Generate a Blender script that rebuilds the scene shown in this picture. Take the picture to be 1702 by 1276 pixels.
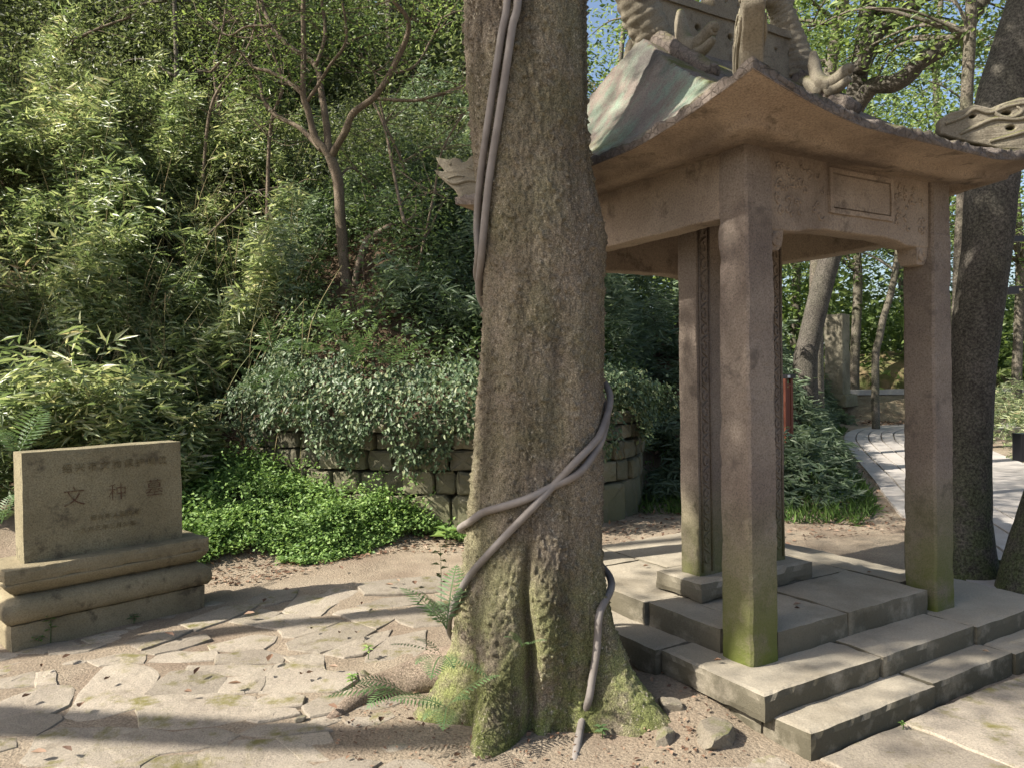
import bpy, bmesh, math, random
import numpy as np
from mathutils import Vector, Matrix, Euler

for o in list(bpy.data.objects):
    bpy.data.objects.remove(o)
scene = bpy.context.scene
COL = scene.collection
random.seed(7)
RNG = np.random.default_rng(11)

# ------------------------------------------------------------------ camera
EYE = 1.5
FPX = 1250.0                    # focal length in pixels of a 1702 px wide frame
PITCH = math.atan(18 / FPX)     # looking slightly down
ROLL = 0.016                    # the photographer held it a little crooked
cam_d = bpy.data.cameras.new('camera')
cam = bpy.data.objects.new('camera', cam_d)
COL.objects.link(cam)
cam_d.sensor_width = 36
cam_d.lens = FPX / 1702 * 36
cam_d.clip_start = 0.05
cam_d.clip_end = 800
CAM_ROT = Matrix.Rotation(math.pi / 2 - PITCH, 3, 'X') @ Matrix.Rotation(-ROLL, 3, 'Z')
cam.matrix_world = Matrix.Translation((0, 0, EYE)) @ CAM_ROT.to_4x4()
scene.camera = cam

# ------------------------------------------------------------------ world, sun, exposure
SUN_EL = math.radians(42)
SHADOW = Vector((0.94, 0.34, 0)).normalized()       # ground direction in which shadows fall
TO_SUN = Vector((-SHADOW.x * math.cos(SUN_EL), -SHADOW.y * math.cos(SUN_EL), math.sin(SUN_EL)))
world = bpy.data.worlds.new('World')
scene.world = world
world.use_nodes = True
wn = world.node_tree
sky = wn.nodes.new('ShaderNodeTexSky')
sky.sky_type = 'NISHITA'
sky.sun_disc = False
sky.sun_elevation = SUN_EL
sky.sun_rotation = math.atan2(TO_SUN.x, TO_SUN.y)
sky.air_density = 1.0
sky.dust_density = 3.0
wn.links.new(sky.outputs[0], wn.nodes['Background'].inputs[0])
wn.nodes['Background'].inputs[1].default_value = 0.10
sun_d = bpy.data.lights.new('sun', 'SUN')
sun_d.energy = 5.0
sun_d.angle = math.radians(0.55)
sun_d.color = (1.0, 0.93, 0.82)
sun = bpy.data.objects.new('sun', sun_d)
COL.objects.link(sun)
sun.rotation_euler = TO_SUN.to_track_quat('Z', 'Y').to_euler()
vs = scene.view_settings
vs.view_transform = 'Standard'
vs.look = 'None'
vs.exposure = 1.15
vs.gamma = 1
vs.use_curve_mapping = False
scene.cycles.max_bounces = 6
scene.cycles.diffuse_bounces = 3
scene.cycles.glossy_bounces = 2
scene.cycles.transmission_bounces = 4

# ------------------------------------------------------------------ helpers
def ray(px, py):
    return CAM_ROT @ Vector(((px - 851) / FPX, -(py - 638) / FPX, -1))

def on_z(px, py, z=0.0):
    d = ray(px, py)
    t = (z - EYE) / d.z
    return Vector((0, 0, EYE)) + d * t

def at_d(px, py, depth):
    d = ray(px, py)
    return Vector((0, 0, EYE)) + d * (depth / d.y)

def tag(o, label=None, cat=None, group=None, kind=None):
    if label: o['label'] = label
    if cat: o['category'] = cat
    if group: o['group'] = group
    if kind: o['kind'] = kind
    return o

def empty(name, loc=(0, 0, 0), rz=0.0, parent=None):
    o = bpy.data.objects.new(name, None)
    COL.objects.link(o)
    o.location = loc
    o.rotation_euler = (0, 0, rz)
    o.empty_display_size = 0.1
    if parent: o.parent = parent
    return o

def link(name, me, material, parent=None, smooth=False):
    if material is not None and len(me.materials) == 0:
        me.materials.append(material)
    if smooth:
        me.polygons.foreach_set('use_smooth', [True] * len(me.polygons))
    o = bpy.data.objects.new(name, me)
    COL.objects.link(o)
    if parent: o.parent = parent
    return o

def pydata(name, v, f):
    me = bpy.data.meshes.new(name)
    me.from_pydata([tuple(p) for p in v], [], [tuple(q) for q in f])
    me.update()
    return me

def hash3(ix, iy, iz, seed):
    n = (ix.astype(np.int64) * 73856093) ^ (iy.astype(np.int64) * 19349663) ^ (iz.astype(np.int64) * 83492791) ^ (seed * 2654435761)
    n = (n ^ (n >> 13)) * 1274126177
    n = n & 0x7fffffff
    n = (n ^ (n >> 16)) & 0xffffff
    return n / float(0xffffff)

def noise(p, freq, seed=0):
    """value noise in -1..1 for an (n,3) array"""
    q = np.asarray(p, float) * freq + 1000.0
    i = np.floor(q).astype(np.int64)
    f = q - i
    f = f * f * (3 - 2 * f)
    r = 0
    for dx in (0, 1):
        for dy in (0, 1):
            for dz in (0, 1):
                w = (f[:, 0] if dx else 1 - f[:, 0]) * (f[:, 1] if dy else 1 - f[:, 1]) * (f[:, 2] if dz else 1 - f[:, 2])
                r = r + w * hash3(i[:, 0] + dx, i[:, 1] + dy, i[:, 2] + dz, seed)
    return r * 2 - 1

def fbm(p, freq, octv=3, seed=0):
    r = 0; a = 1.0; s = 0
    for k in range(octv):
        r = r + a * noise(p, freq * 2 ** k, seed + k * 17); s += a; a *= 0.5
    return r / s

def gridbox(lx, ly, lz, cell, origin=(0, 0, 0)):
    n = [max(1, int(round(l / cell))) for l in (lx, ly, lz)]
    idx = {}; V = []; F = []
    def vid(i, j, k):
        key = (i, j, k)
        if key not in idx:
            idx[key] = len(V)
            V.append((-lx / 2 + lx * i / n[0], -ly / 2 + ly * j / n[1], lz * k / n[2]))
        return idx[key]
    for i in range(n[0]):
        for j in range(n[1]):
            F.append((vid(i, j, 0), vid(i, j + 1, 0), vid(i + 1, j + 1, 0), vid(i + 1, j, 0)))
            F.append((vid(i, j, n[2]), vid(i + 1, j, n[2]), vid(i + 1, j + 1, n[2]), vid(i, j + 1, n[2])))
    for i in range(n[0]):
        for k in range(n[2]):
            F.append((vid(i, 0, k), vid(i + 1, 0, k), vid(i + 1, 0, k + 1), vid(i, 0, k + 1)))
            F.append((vid(i, n[1], k), vid(i, n[1], k + 1), vid(i + 1, n[1], k + 1), vid(i + 1, n[1], k)))
    for j in range(n[1]):
        for k in range(n[2]):
            F.append((vid(0, j, k), vid(0, j, k + 1), vid(0, j + 1, k + 1), vid(0, j + 1, k)))
            F.append((vid(n[0], j, k), vid(n[0], j + 1, k), vid(n[0], j + 1, k + 1), vid(n[0], j, k + 1)))
    V = np.array(V)
    ext = (np.isclose(np.abs(V[:, 0]), lx / 2)).astype(int) + np.isclose(np.abs(V[:, 1]), ly / 2) + (np.isclose(V[:, 2], 0) | np.isclose(V[:, 2], lz))
    return V + np.array(origin), F, ext

def rough_box(name, lx, ly, lz, cell=0.05, amp=0.004, chip=0.012, origin=(0, 0, 0), seed=0, freq=9.0):
    V, F, ext = gridbox(lx, ly, lz, cell, origin)
    P = V + np.array([seed * 3.7, seed * 1.3, seed * 5.1])
    D = np.stack([fbm(P, freq, 2, 1 + seed), fbm(P, freq, 2, 31 + seed), fbm(P, freq, 2, 61 + seed)], 1) * amp
    c = V.mean(0)
    cen = np.clip(V, np.array(origin) + [-lx / 2 + .04, -ly / 2 + .04, .03], np.array(origin) + [lx / 2 - .04, ly / 2 - .04, max(.031, lz - .03)])
    pull = np.where(ext >= 2, chip * (0.4 + 1.3 * np.clip(fbm(P, 17, 2, 90 + seed), 0, 1)), 0)
    dirv = cen - V
    ln = np.linalg.norm(dirv, axis=1, keepdims=True) + 1e-9
    V2 = V + D + dirv / ln * pull[:, None]
    return pydata(name, V2, F)

def catmull(pts, rad, sub):
    P = [Vector(p) for p in pts]
    if len(P) < 3 or sub <= 1:
        return P, list(rad)
    out = []; rr = []
    for i in range(len(P) - 1):
        p0 = P[max(i - 1, 0)]; p1 = P[i]; p2 = P[i + 1]; p3 = P[min(i + 2, len(P) - 1)]
        for k in range(sub):
            t = k / sub
            out.append(0.5 * ((2 * p1) + (p2 - p0) * t + (2 * p0 - 5 * p1 + 4 * p2 - p3) * t * t + (3 * p1 - p0 - 3 * p2 + p3) * t ** 3))
            rr.append(rad[i] * (1 - t) + rad[i + 1] * t)
    out.append(P[-1]); rr.append(rad[-1])
    return out, rr

def tube_data(pts, rad, seg=8, sub=4, amp=0.0, freq=8.0, flat=None, caps=True, seed=0):
    P, R = catmull(pts, rad, sub)
    V = []; F = []
    n = None
    for i, p in enumerate(P):
        t = (P[min(i + 1, len(P) - 1)] - P[max(i - 1, 0)])
        if t.length < 1e-9: t = Vector((0, 0, 1))
        t.normalize()
        if n is None:
            n = t.orthogonal().normalized()
        n = (n - t * n.dot(t)).normalized()
        b = t.cross(n)
        for k in range(seg):
            a = 2 * math.pi * k / seg
            d = n * math.cos(a) + b * math.sin(a)
            V.append(p + d * R[i])
    for i in range(len(P) - 1):
        for k in range(seg):
            k2 = (k + 1) % seg
            F.append((i * seg + k, i * seg + k2, (i + 1) * seg + k2, (i + 1) * seg + k))
    if caps:
        F.append(tuple(range(seg))[::-1])
        F.append(tuple((len(P) - 1) * seg + k for k in range(seg)))
    V = np.array([tuple(v) for v in V])
    if amp:
        C = np.repeat(np.array([tuple(p) for p in P]), seg, axis=0)
        d = V - C
        V = C + d * (1 + amp * fbm(V, freq, 3, seed))[:, None]
    return V, F

class Mesh:
    def __init__(s): s.v = []; s.f = []; s.n = 0
    def add(s, V, F):
        s.v.append(np.asarray(V, float)); s.f += [tuple(i + s.n for i in f) for f in F]; s.n += len(V)
    def tube(s, *a, **k): s.add(*tube_data(*a, **k))
    def box(s, cx, cy, z0, lx, ly, lz):
        V, F, _ = gridbox(lx, ly, lz, 99, (cx, cy, z0)); s.add(V, F)
    def build(s, name, material, parent=None, smooth=False):
        return link(name, pydata(name, np.concatenate(s.v), s.f), material, parent, smooth)

def quads_mesh(name, V, nper, faces, rnd=None):
    """V (n*nper,3); faces: list of local index tuples, all the same length"""
    n = len(V) // nper
    fl = np.array(faces)
    k = fl.shape[1]
    idx = (np.arange(n)[:, None, None] * nper + fl[None]).reshape(-1)
    me = bpy.data.meshes.new(name)
    nf = n * len(faces)
    me.vertices.add(len(V)); me.vertices.foreach_set('co', V.astype(np.float32).ravel())
    me.loops.add(nf * k); me.loops.foreach_set('vertex_index', idx.astype(np.int32))
    me.polygons.add(nf)
    me.polygons.foreach_set('loop_start', np.arange(nf, dtype=np.int32) * k)
    me.update(calc_edges=True)
    if rnd is not None:
        at = me.attributes.new('rnd', 'FLOAT', 'POINT')
        at.data.foreach_set('value', np.repeat(rnd, nper).astype(np.float32))
    return me

def unit(a):
    return a / (np.linalg.norm(a, axis=-1, keepdims=True) + 1e-9)

def leaves(name, P, D, N, L, W, material, parent=None, fold=0.18, droop=0.12, rnd=None, mid=0.42):
    """P base points, D directions, N approx normals, L lengths, W widths : one folded leaf each"""
    n = len(P)
    D = unit(D)
    S = unit(np.cross(D, N))
    N = np.cross(S, D)
    L = L[:, None]; W = W[:, None]
    base = P
    m = P + D * L * mid + N * L * 0.02
    lft = m + S * W * .5 + N * W * fold
    rgt = m - S * W * .5 + N * W * fold
    tip = P + D * L - N * L * droop
    V = np.stack([base, lft, tip, rgt], 1).reshape(-1, 3)
    if rnd is None: rnd = RNG.random(n)
    me = quads_mesh(name, V, 4, [(0, 2, 1), (0, 3, 2)], rnd)
    return link(name, me, material, parent)

def extrude_profile(name, outline, holes, thick, bevel=0.006):
    cu = bpy.data.curves.new(name, 'CURVE')
    cu.dimensions = '2D'; cu.fill_mode = 'BOTH'
    cu.extrude = thick / 2 - bevel; cu.bevel_depth = bevel; cu.bevel_resolution = 1
    for loop in [outline] + holes:
        sp = cu.splines.new('POLY'); sp.points.add(len(loop) - 1)
        for i, p in enumerate(loop): sp.points[i].co = (p[0], p[1], 0, 1)
        sp.use_cyclic_u = True
    ob = bpy.data.objects.new(name, cu); COL.objects.link(ob)
    dg = bpy.context.evaluated_depsgraph_get()
    me = bpy.data.meshes.new_from_object(ob.evaluated_get(dg))
    bpy.data.objects.remove(ob)
    return me

def circle(cx, cy, r, n=10, sx=1.0):
    return [(cx + r * sx * math.cos(2 * math.pi * i / n), cy + r * math.sin(2 * math.pi * i / n)) for i in range(n)]

# ------------------------------------------------------------------ materials
class NT:
    def __init__(s, name):
        s.m = bpy.data.materials.new(name); s.m.use_nodes = True
        s.t = s.m.node_tree; s.b = s.t.nodes['Principled BSDF']
        s.pos = s.t.nodes.new('ShaderNodeNewGeometry')
    def n(s, kind, **kw):
        x = s.t.nodes.new('ShaderNode' + kind)
        for k, v in kw.items(): setattr(x, k, v)
        return x
    def l(s, a, b): s.t.links.new(a, b)
    def noise(s, scale, detail=4, rough=.55, vec=None, stretch=None):
        x = s.n('TexNoise'); x.inputs['Scale'].default_value = scale
        x.inputs['Detail'].default_value = detail; x.inputs['Roughness'].default_value = rough
        v = vec or s.pos.outputs['Position']
        if stretch:
            mp = s.n('Mapping'); mp.inputs['Scale'].default_value = stretch; s.l(v, mp.inputs['Vector']); v = mp.outputs[0]
        s.l(v, x.inputs['Vector'])
        return x.outputs['Fac']
    def voro(s, scale, feature='F1', out='Distance'):
        x = s.n('TexVoronoi'); x.feature = feature; x.inputs['Scale'].default_value = scale
        s.l(s.pos.outputs['Position'], x.inputs['Vector'])
        return x.outputs[out]
    def ramp(s, fac, stops):
        r = s.n('ValToRGB')
        e = r.color_ramp.elements
        while len(e) < len(stops): e.new(0.5)
        for i, (p, c) in enumerate(stops):
            e[i].position = p
            e[i].color = (c[0], c[1], c[2], 1) if not isinstance(c, (int, float)) else (c, c, c, 1)
        s.l(fac, r.inputs[0]); return r.outputs[0]
    def mix(s, fac, a, b, mode='MIX'):
        x = s.n('Mix'); x.data_type = 'RGBA'; x.blend_type = mode
        for v, i in ((fac, 0), (a, 6), (b, 7)):
            if isinstance(v, (int, float)): x.inputs[i].default_value = v
            elif isinstance(v, tuple): x.inputs[i].default_value = (*v, 1)
            else: s.l(v, x.inputs[i])
        return x.outputs[2]
    def math(s, op, a, b=0.0, clamp=False):
        x = s.n('Math'); x.operation = op; x.use_clamp = clamp
        for v, i in ((a, 0), (b, 1)):
            if isinstance(v, (int, float)): x.inputs[i].default_value = v
            else: s.l(v, x.inputs[i])
        return x.outputs[0]
    def zmap(s, z0, z1):
        sp = s.n('SeparateXYZ'); s.l(s.pos.outputs['Position'], sp.inputs[0])
        r = s.n('MapRange'); r.inputs[1].default_value = z0; r.inputs[2].default_value = z1
        r.inputs[3].default_value = 1; r.inputs[4].default_value = 0
        s.l(sp.outputs[2], r.inputs[0]); return r.outputs[0]
    def upness(s):
        sp = s.n('SeparateXYZ'); s.l(s.pos.outputs['Normal'], sp.inputs[0]); return sp.outputs[2]
    def bump(s, h, strength, dist=0.01, prev=None):
        b = s.n('Bump'); b.inputs['Strength'].default_value = strength; b.inputs['Distance'].default_value = dist
        s.l(h, b.inputs['Height'])
        if prev is not None: s.l(prev, b.inputs['Normal'])
        return b.outputs[0]
    def objrand(s, lo, hi):
        o = s.n('ObjectInfo'); r = s.n('MapRange'); r.inputs[3].default_value = lo; r.inputs[4].default_value = hi
        s.l(o.outputs['Random'], r.inputs[0]); return r.outputs[0]
    def done(s, col, rough=.85, normal=None, spec=.25):
        if isinstance(col, tuple): s.b.inputs['Base Color'].default_value = (*col, 1)
        else: s.l(col, s.b.inputs['Base Color'])
        if isinstance(rough, (int, float)): s.b.inputs['Roughness'].default_value = rough
        else: s.l(rough, s.b.inputs['Roughness'])
        s.b.inputs['Specular IOR Level'].default_value = spec
        if normal is not None: s.l(normal, s.b.inputs['Normal'])
        return s.m

def stone(name, c1, c2, stain, moss=None, mossz=None, mossup=None, var=(.85, 1.12), bump=.5, dark=None, speck=.35, scale=1.0, stain_at=(.55, .72), side=False, crack=0, coarse=.012):
    t = NT(name)
    a = t.noise(3.2 * scale, 6, .6)
    col = t.mix(t.ramp(a, [(.35, 0.0), (.65, 1.0)]), c1, c2)
    col = t.mix(t.ramp(t.noise(1.3 * scale, 5, .65), [(stain_at[0], 0.0), (stain_at[1], 1.0)]), col, stain)
    sp = t.noise(120 * scale, 3, .7)
    spk = t.ramp(sp, [(.3, 1 - speck), (.5, 1.0), (.72, 1 + speck * .6)])
    col = t.mix(1.0, col, spk, 'MULTIPLY')
    if dark:
        col = t.mix(t.math('MULTIPLY', t.ramp(t.noise(6.5, 8, .7), [(.56, 0.0), (.66, 1.0)]), .75), col, dark)
    if mossz:
        f = t.math('MULTIPLY', t.zmap(*mossz), t.ramp(t.noise(4.5, 6, .65), [(.22, 0.0), (.5, 1.0)]))
        if side: f = t.math('MULTIPLY', f, t.ramp(t.upness(), [(.3, 1.0), (.7, .12)]))
        col = t.mix(t.math('MULTIPLY', f, .95, True), col, moss)
    if mossup:
        f = t.math('MULTIPLY', t.ramp(t.upness(), [(.25, 0.0), (.8, 1.0)]), t.ramp(t.noise(5, 8, .7), [mossup[0], mossup[1]]))
        col = t.mix(f, col, moss)
    if var:
        o = t.n('ObjectInfo'); r = t.ramp(o.outputs['Random'], [(0, var[0]), (1, var[1])])
        col = t.mix(1.0, col, r, 'MULTIPLY')
    h1 = t.noise(160 * scale, 4, .75)
    h2 = t.noise(28 * scale, 5, .6)
    nb = t.bump(h2, bump * .55, coarse)
    if crack:
        vd = t.ramp(t.voro(crack, 'DISTANCE_TO_EDGE'), [(.0, 0.0), (.09, 1.0)])
        nb = t.bump(vd, .5, .01, nb)
        col = t.mix(1.0, col, t.ramp(vd, [(0, .75), (1, 1.0)]), 'MULTIPLY')
    nb = t.bump(h1, bump, .005, nb)
    return t.done(col, .9, nb, .18)

MOSS = (.085, .105, .025)
m_column = stone('pavilion_column_stone', (.17, .138, .114), (.22, .183, .15), (.125, .10, .085), moss=(.095, .115, .022), mossz=(.2, .95), bump=.9, var=(.92, 1.08), dark=(.10, .083, .07), speck=.45)
m_beam = stone('pavilion_beam_stone', (.27, .216, .17), (.335, .275, .218), (.16, .124, .098), bump=.9, var=(.92, 1.06), dark=(.115, .092, .075))
m_soffit = stone('pavilion_soffit_stone', (.285, .218, .162), (.345, .272, .205), (.175, .135, .104), bump=1.0, var=None, dark=(.085, .066, .05), speck=.4, stain_at=(.47, .64), coarse=.03)
m_roof = stone('pavilion_roof_stone', (.13, .108, .092), (.19, .16, .135), (.075, .063, .056), moss=(.10, .10, .03), mossup=((.48, 0.0), (.62, 1.0)), bump=.9, var=None, dark=(.055, .047, .043), crack=26)
m_ornam = stone('carved_ornament_stone', (.165, .145, .11), (.235, .21, .16), (.11, .095, .075), moss=(.115, .115, .04), mossup=((.42, 0.0), (.58, 1.0)), bump=.9, var=None, dark=(.09, .075, .055))
m_step = stone('step_stone', (.295, .262, .205), (.36, .322, .255), (.22, .19, .14), moss=(.048, .044, .027), mossz=(-.1, 1.6), side=True, bump=.6, var=(.9, 1.08), speck=.22)
m_pave = stone('paving_stone', (.275, .238, .19), (.335, .295, .235), (.235, .205, .15), moss=(.16, .145, .055), mossup=((.53, 0.0), (.66, 1.0)), bump=.9, var=(.74, 1.1), speck=.35, dark=(.2, .17, .13))
m_grave = stone('grave_tablet_stone', (.205, .178, .112), (.265, .235, .152), (.16, .138, .09), bump=1.0, var=None, dark=(.085, .07, .05), speck=.45)
m_gbase = stone('grave_base_stone', (.21, .178, .112), (.28, .238, .155), (.14, .115, .08), bump=.7, var=(.92, 1.05), dark=(.075, .06, .04), speck=.3)
m_wall = stone('dry_wall_stone', (.165, .148, .112), (.24, .218, .165), (.12, .108, .08), moss=(.12, .122, .06), mossz=(-.2, 1.3), bump=1.0, var=(.7, 1.2), dark=(.08, .07, .05))
m_rock = stone('rock_stone', (.17, .148, .115), (.22, .195, .15), (.14, .12, .09), moss=(.11, .12, .04), mossup=((.45, 0.0), (.6, 1.0)), bump=.9, var=(.85, 1.1))
m_fpath = stone('footpath_stone', (.33, .305, .28), (.40, .375, .345), (.28, .255, .23), bump=.4, var=(.88, 1.08), speck=.2)
def worn(name, ink, base, lo, hi):
    t = NT(name)
    return t.done(t.mix(t.ramp(t.noise(45, 5, .7), [(lo, 0.0), (hi, 1.0)]), ink, base), .95, t.bump(t.noise(160, 4, .75), 1.0, .005), .1)
m_text = worn('faded_red_carving', (.105, .06, .042), (.20, .165, .10), .46, .6)
m_text2 = worn('worn_carving', (.12, .095, .055), (.215, .18, .105), .42, .56)

def roof_side_material():
    t = NT('roof_gable_stone')
    col = t.mix(t.ramp(t.noise(3, 6, .6), [(.35, 0.0), (.65, 1.0)]), (.20, .165, .14), (.275, .235, .20))
    g = t.ramp(t.noise(3.4, 9, .72, stretch=(1.2, 1.2, .6)), [(.46, 0.0), (.60, 1.0)])
    col = t.mix(t.math('MULTIPLY', g, .8), col, (.21, .30, .225))
    col = t.mix(t.ramp(t.noise(1.6, 5, .6), [(.52, 0.0), (.66, 1.0)]), col, (.095, .088, .08))
    f = t.math('MULTIPLY', t.ramp(t.upness(), [(.55, 0.0), (.9, 1.0)]), t.ramp(t.noise(5, 8, .7), [(.45, 0.0), (.6, 1.0)]))
    col = t.mix(f, col, (.12, .12, .04))
    col = t.mix(1.0, col, t.ramp(t.noise(120, 3, .7), [(.3, .62), (.5, 1.0), (.72, 1.25)]), 'MULTIPLY')
    nb = t.bump(t.noise(150, 4, .7), 1.0, .006)
    return t.done(col, .9, nb, .15)
m_gable = roof_side_material()

def bark(name, c1, c2, moss, mossz, green=.5, bumpd=.02, lump=38, stretch=(1, 1, .55), flakes=False):
    t = NT(name)
    a = t.noise(5, 6, .65, stretch=stretch)
    col = t.mix(t.ramp(a, [(.35, 0.0), (.65, 1.0)]), c1, c2)
    col = t.mix(t.math('MULTIPLY', t.ramp(t.noise(2.2, 6, .65), [(.42, 0.0), (.62, 1.0)]), green), col, moss)
    f = t.math('MULTIPLY', t.zmap(*mossz), t.ramp(t.noise(7, 7, .7), [(.38, 0.0), (.56, 1.0)]))
    col = t.mix(f, col, (moss[0] * 1.25, moss[1] * 1.45, moss[2]))
    if flakes:
        col = t.mix(1.0, col, t.ramp(t.noise(6.5, 6, .6, stretch=(1, 1, .10)), [(.36, .55), (.5, 1.0), (.64, 1.22)]), 'MULTIPLY')
        fl = t.math('MULTIPLY', t.ramp(t.noise(85, 3, .6, stretch=(1, 1, .6)), [(.60, 0.0), (.66, 1.0)]), t.ramp(t.noise(4.5, 5, .6, stretch=(1, 1, .3)), [(.44, 0.0), (.58, 1.0)]))
        col = t.mix(t.math('MULTIPLY', fl, .8), col, (.40, .36, .28))
    sp = t.noise(lump * 2.4, 4, .75)
    col = t.mix(1.0, col, t.ramp(sp, [(.34, .35), (.5, 1.0), (.68, 1.9)]), 'MULTIPLY')
    h = t.noise(lump, 6, .72, stretch=stretch)
    nb = t.bump(h, 1.0, bumpd)
    nb = t.bump(sp, .6, bumpd * .4, nb)
    return t.done(col, .92, nb, .12)

m_bark = bark('lumpy_bark', (.15, .125, .094), (.24, .203, .153), (.145, .14, .072), (.0, .85), .55, .018, 62, (1, 1, .42), True)
m_bark2 = bark('smooth_grey_bark', (.062, .055, .047), (.098, .088, .075), (.05, .052, .034), (.0, 1.2), .35, .008, 26)
m_bark3 = bark('thin_brown_bark', (.115, .088, .066), (.175, .14, .105), (.09, .08, .05), (-3, -2), .3, .01, 40)
m_bark4 = bark('dark_far_bark', (.10, .085, .07), (.16, .14, .115), (.08, .085, .05), (-3, -2), .5, .015, 20)
m_root = bark('bare_root_bark', (.16, .122, .094), (.25, .20, .155), (.14, .125, .065), (-3, -2), .3, .012, 60)
t_ = NT('grey_vine_bark')
m_vine = t_.done(t_.mix(t_.ramp(t_.noise(9, 5, .6), [(.35, 0.0), (.65, 1.0)]), (.15, .132, .118), (.215, .195, .178)), .62, t_.bump(t_.noise(70, 5, .7), .5, .004), .3)

def leafmat(name, stops, rough=.42, trans=.3, spec=.45, tint=1.25):
    t = NT(name)
    at = t.n('Attribute'); at.attribute_name = 'rnd'
    col = t.ramp(at.outputs['Fac'], stops)
    tr = t.n('BsdfTranslucent')
    t.l(t.mix(1.0, col, (tint, tint * 1.0, tint * .72), 'MULTIPLY'), tr.inputs[0])
    m = t.done(col, rough, None, spec)
    ms = t.n('MixShader'); ms.inputs[0].default_value = trans
    t.l(t.b.outputs[0], ms.inputs[1]); t.l(tr.outputs[0], ms.inputs[2])
    t.l(ms.outputs[0], t.t.nodes['Material Output'].inputs[0])
    return m

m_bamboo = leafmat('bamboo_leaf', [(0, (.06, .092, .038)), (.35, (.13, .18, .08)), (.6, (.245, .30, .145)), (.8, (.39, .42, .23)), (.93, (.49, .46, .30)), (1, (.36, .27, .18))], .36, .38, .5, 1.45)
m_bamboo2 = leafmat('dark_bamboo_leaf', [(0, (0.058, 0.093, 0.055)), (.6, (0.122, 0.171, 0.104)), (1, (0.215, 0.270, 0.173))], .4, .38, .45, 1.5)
m_shrub = leafmat('shrub_leaf', [(0, (0.041, 0.055, 0.026)), (.5, (0.085, 0.106, 0.050)), (1, (0.164, 0.195, 0.092))], .45, .45, .4, 1.6)
m_ivy = leafmat('ivy_leaf', [(0, (.045, .08, .038)), (.5, (.10, .15, .075)), (.85, (.17, .22, .115)), (1, (.23, .25, .13))], .46, .2, .38)
m_cover = leafmat('ground_cover_leaf', [(0, (0.077, 0.147, 0.036)), (.5, (0.159, 0.266, 0.073)), (1, (0.288, 0.405, 0.132))], .5, .32, .3)
m_fern = leafmat('fern_leaf', [(0, (0.071, 0.128, 0.051)), (1, (0.133, 0.204, 0.087))], .5, .3, .3)
m_spring = leafmat('spring_leaf', [(0, (0.066, 0.107, 0.032)), (.5, (0.132, 0.194, 0.060)), (1, (0.281, 0.361, 0.120))], .45, .45, .35)
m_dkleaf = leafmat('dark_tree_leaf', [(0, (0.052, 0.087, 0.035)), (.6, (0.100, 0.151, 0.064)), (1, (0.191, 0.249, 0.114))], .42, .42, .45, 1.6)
m_litter = leafmat('dead_leaf', [(0, (.07, .04, .028)), (.5, (.16, .095, .06)), (.85, (.26, .175, .12)), (1, (.33, .26, .2))], .7, .05, .2)
m_grass = leafmat('grass_blade', [(0, (0.052, 0.111, 0.026)), (1, (0.156, 0.247, 0.065))], .5, .3, .3)

def ground_material():
    t = NT('bare_soil')
    c = t.mix(t.ramp(t.noise(2.1, 7, .65), [(.38, 0.0), (.62, 1.0)]), (.235, .19, .14), (.30, .25, .187))
    c = t.mix(t.ramp(t.noise(.9, 5, .6), [(.5, 0.0), (.62, 1.0)]), c, (.215, .168, .125))
    c = t.mix(1.0, c, t.ramp(t.noise(90, 4, .75), [(.3, .6), (.5, 1.0), (.7, 1.35)]), 'MULTIPLY')
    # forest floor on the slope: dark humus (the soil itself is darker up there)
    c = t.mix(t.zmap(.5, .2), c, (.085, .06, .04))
    nb = t.bump(t.noise(60, 6, .75), .9, .015)
    nb = t.bump(t.voro(70), .4, .008, nb)
    return t.done(c, .95, nb, .1)
m_soil = ground_material()
m_black = NT('black_paint').done((.015, .015, .018), .4, None, .4)
m_red = NT('red_brown_wood').done((.16, .055, .035), .6)
m_white = NT('white_label').done((.6, .62, .65), .5)

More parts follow.
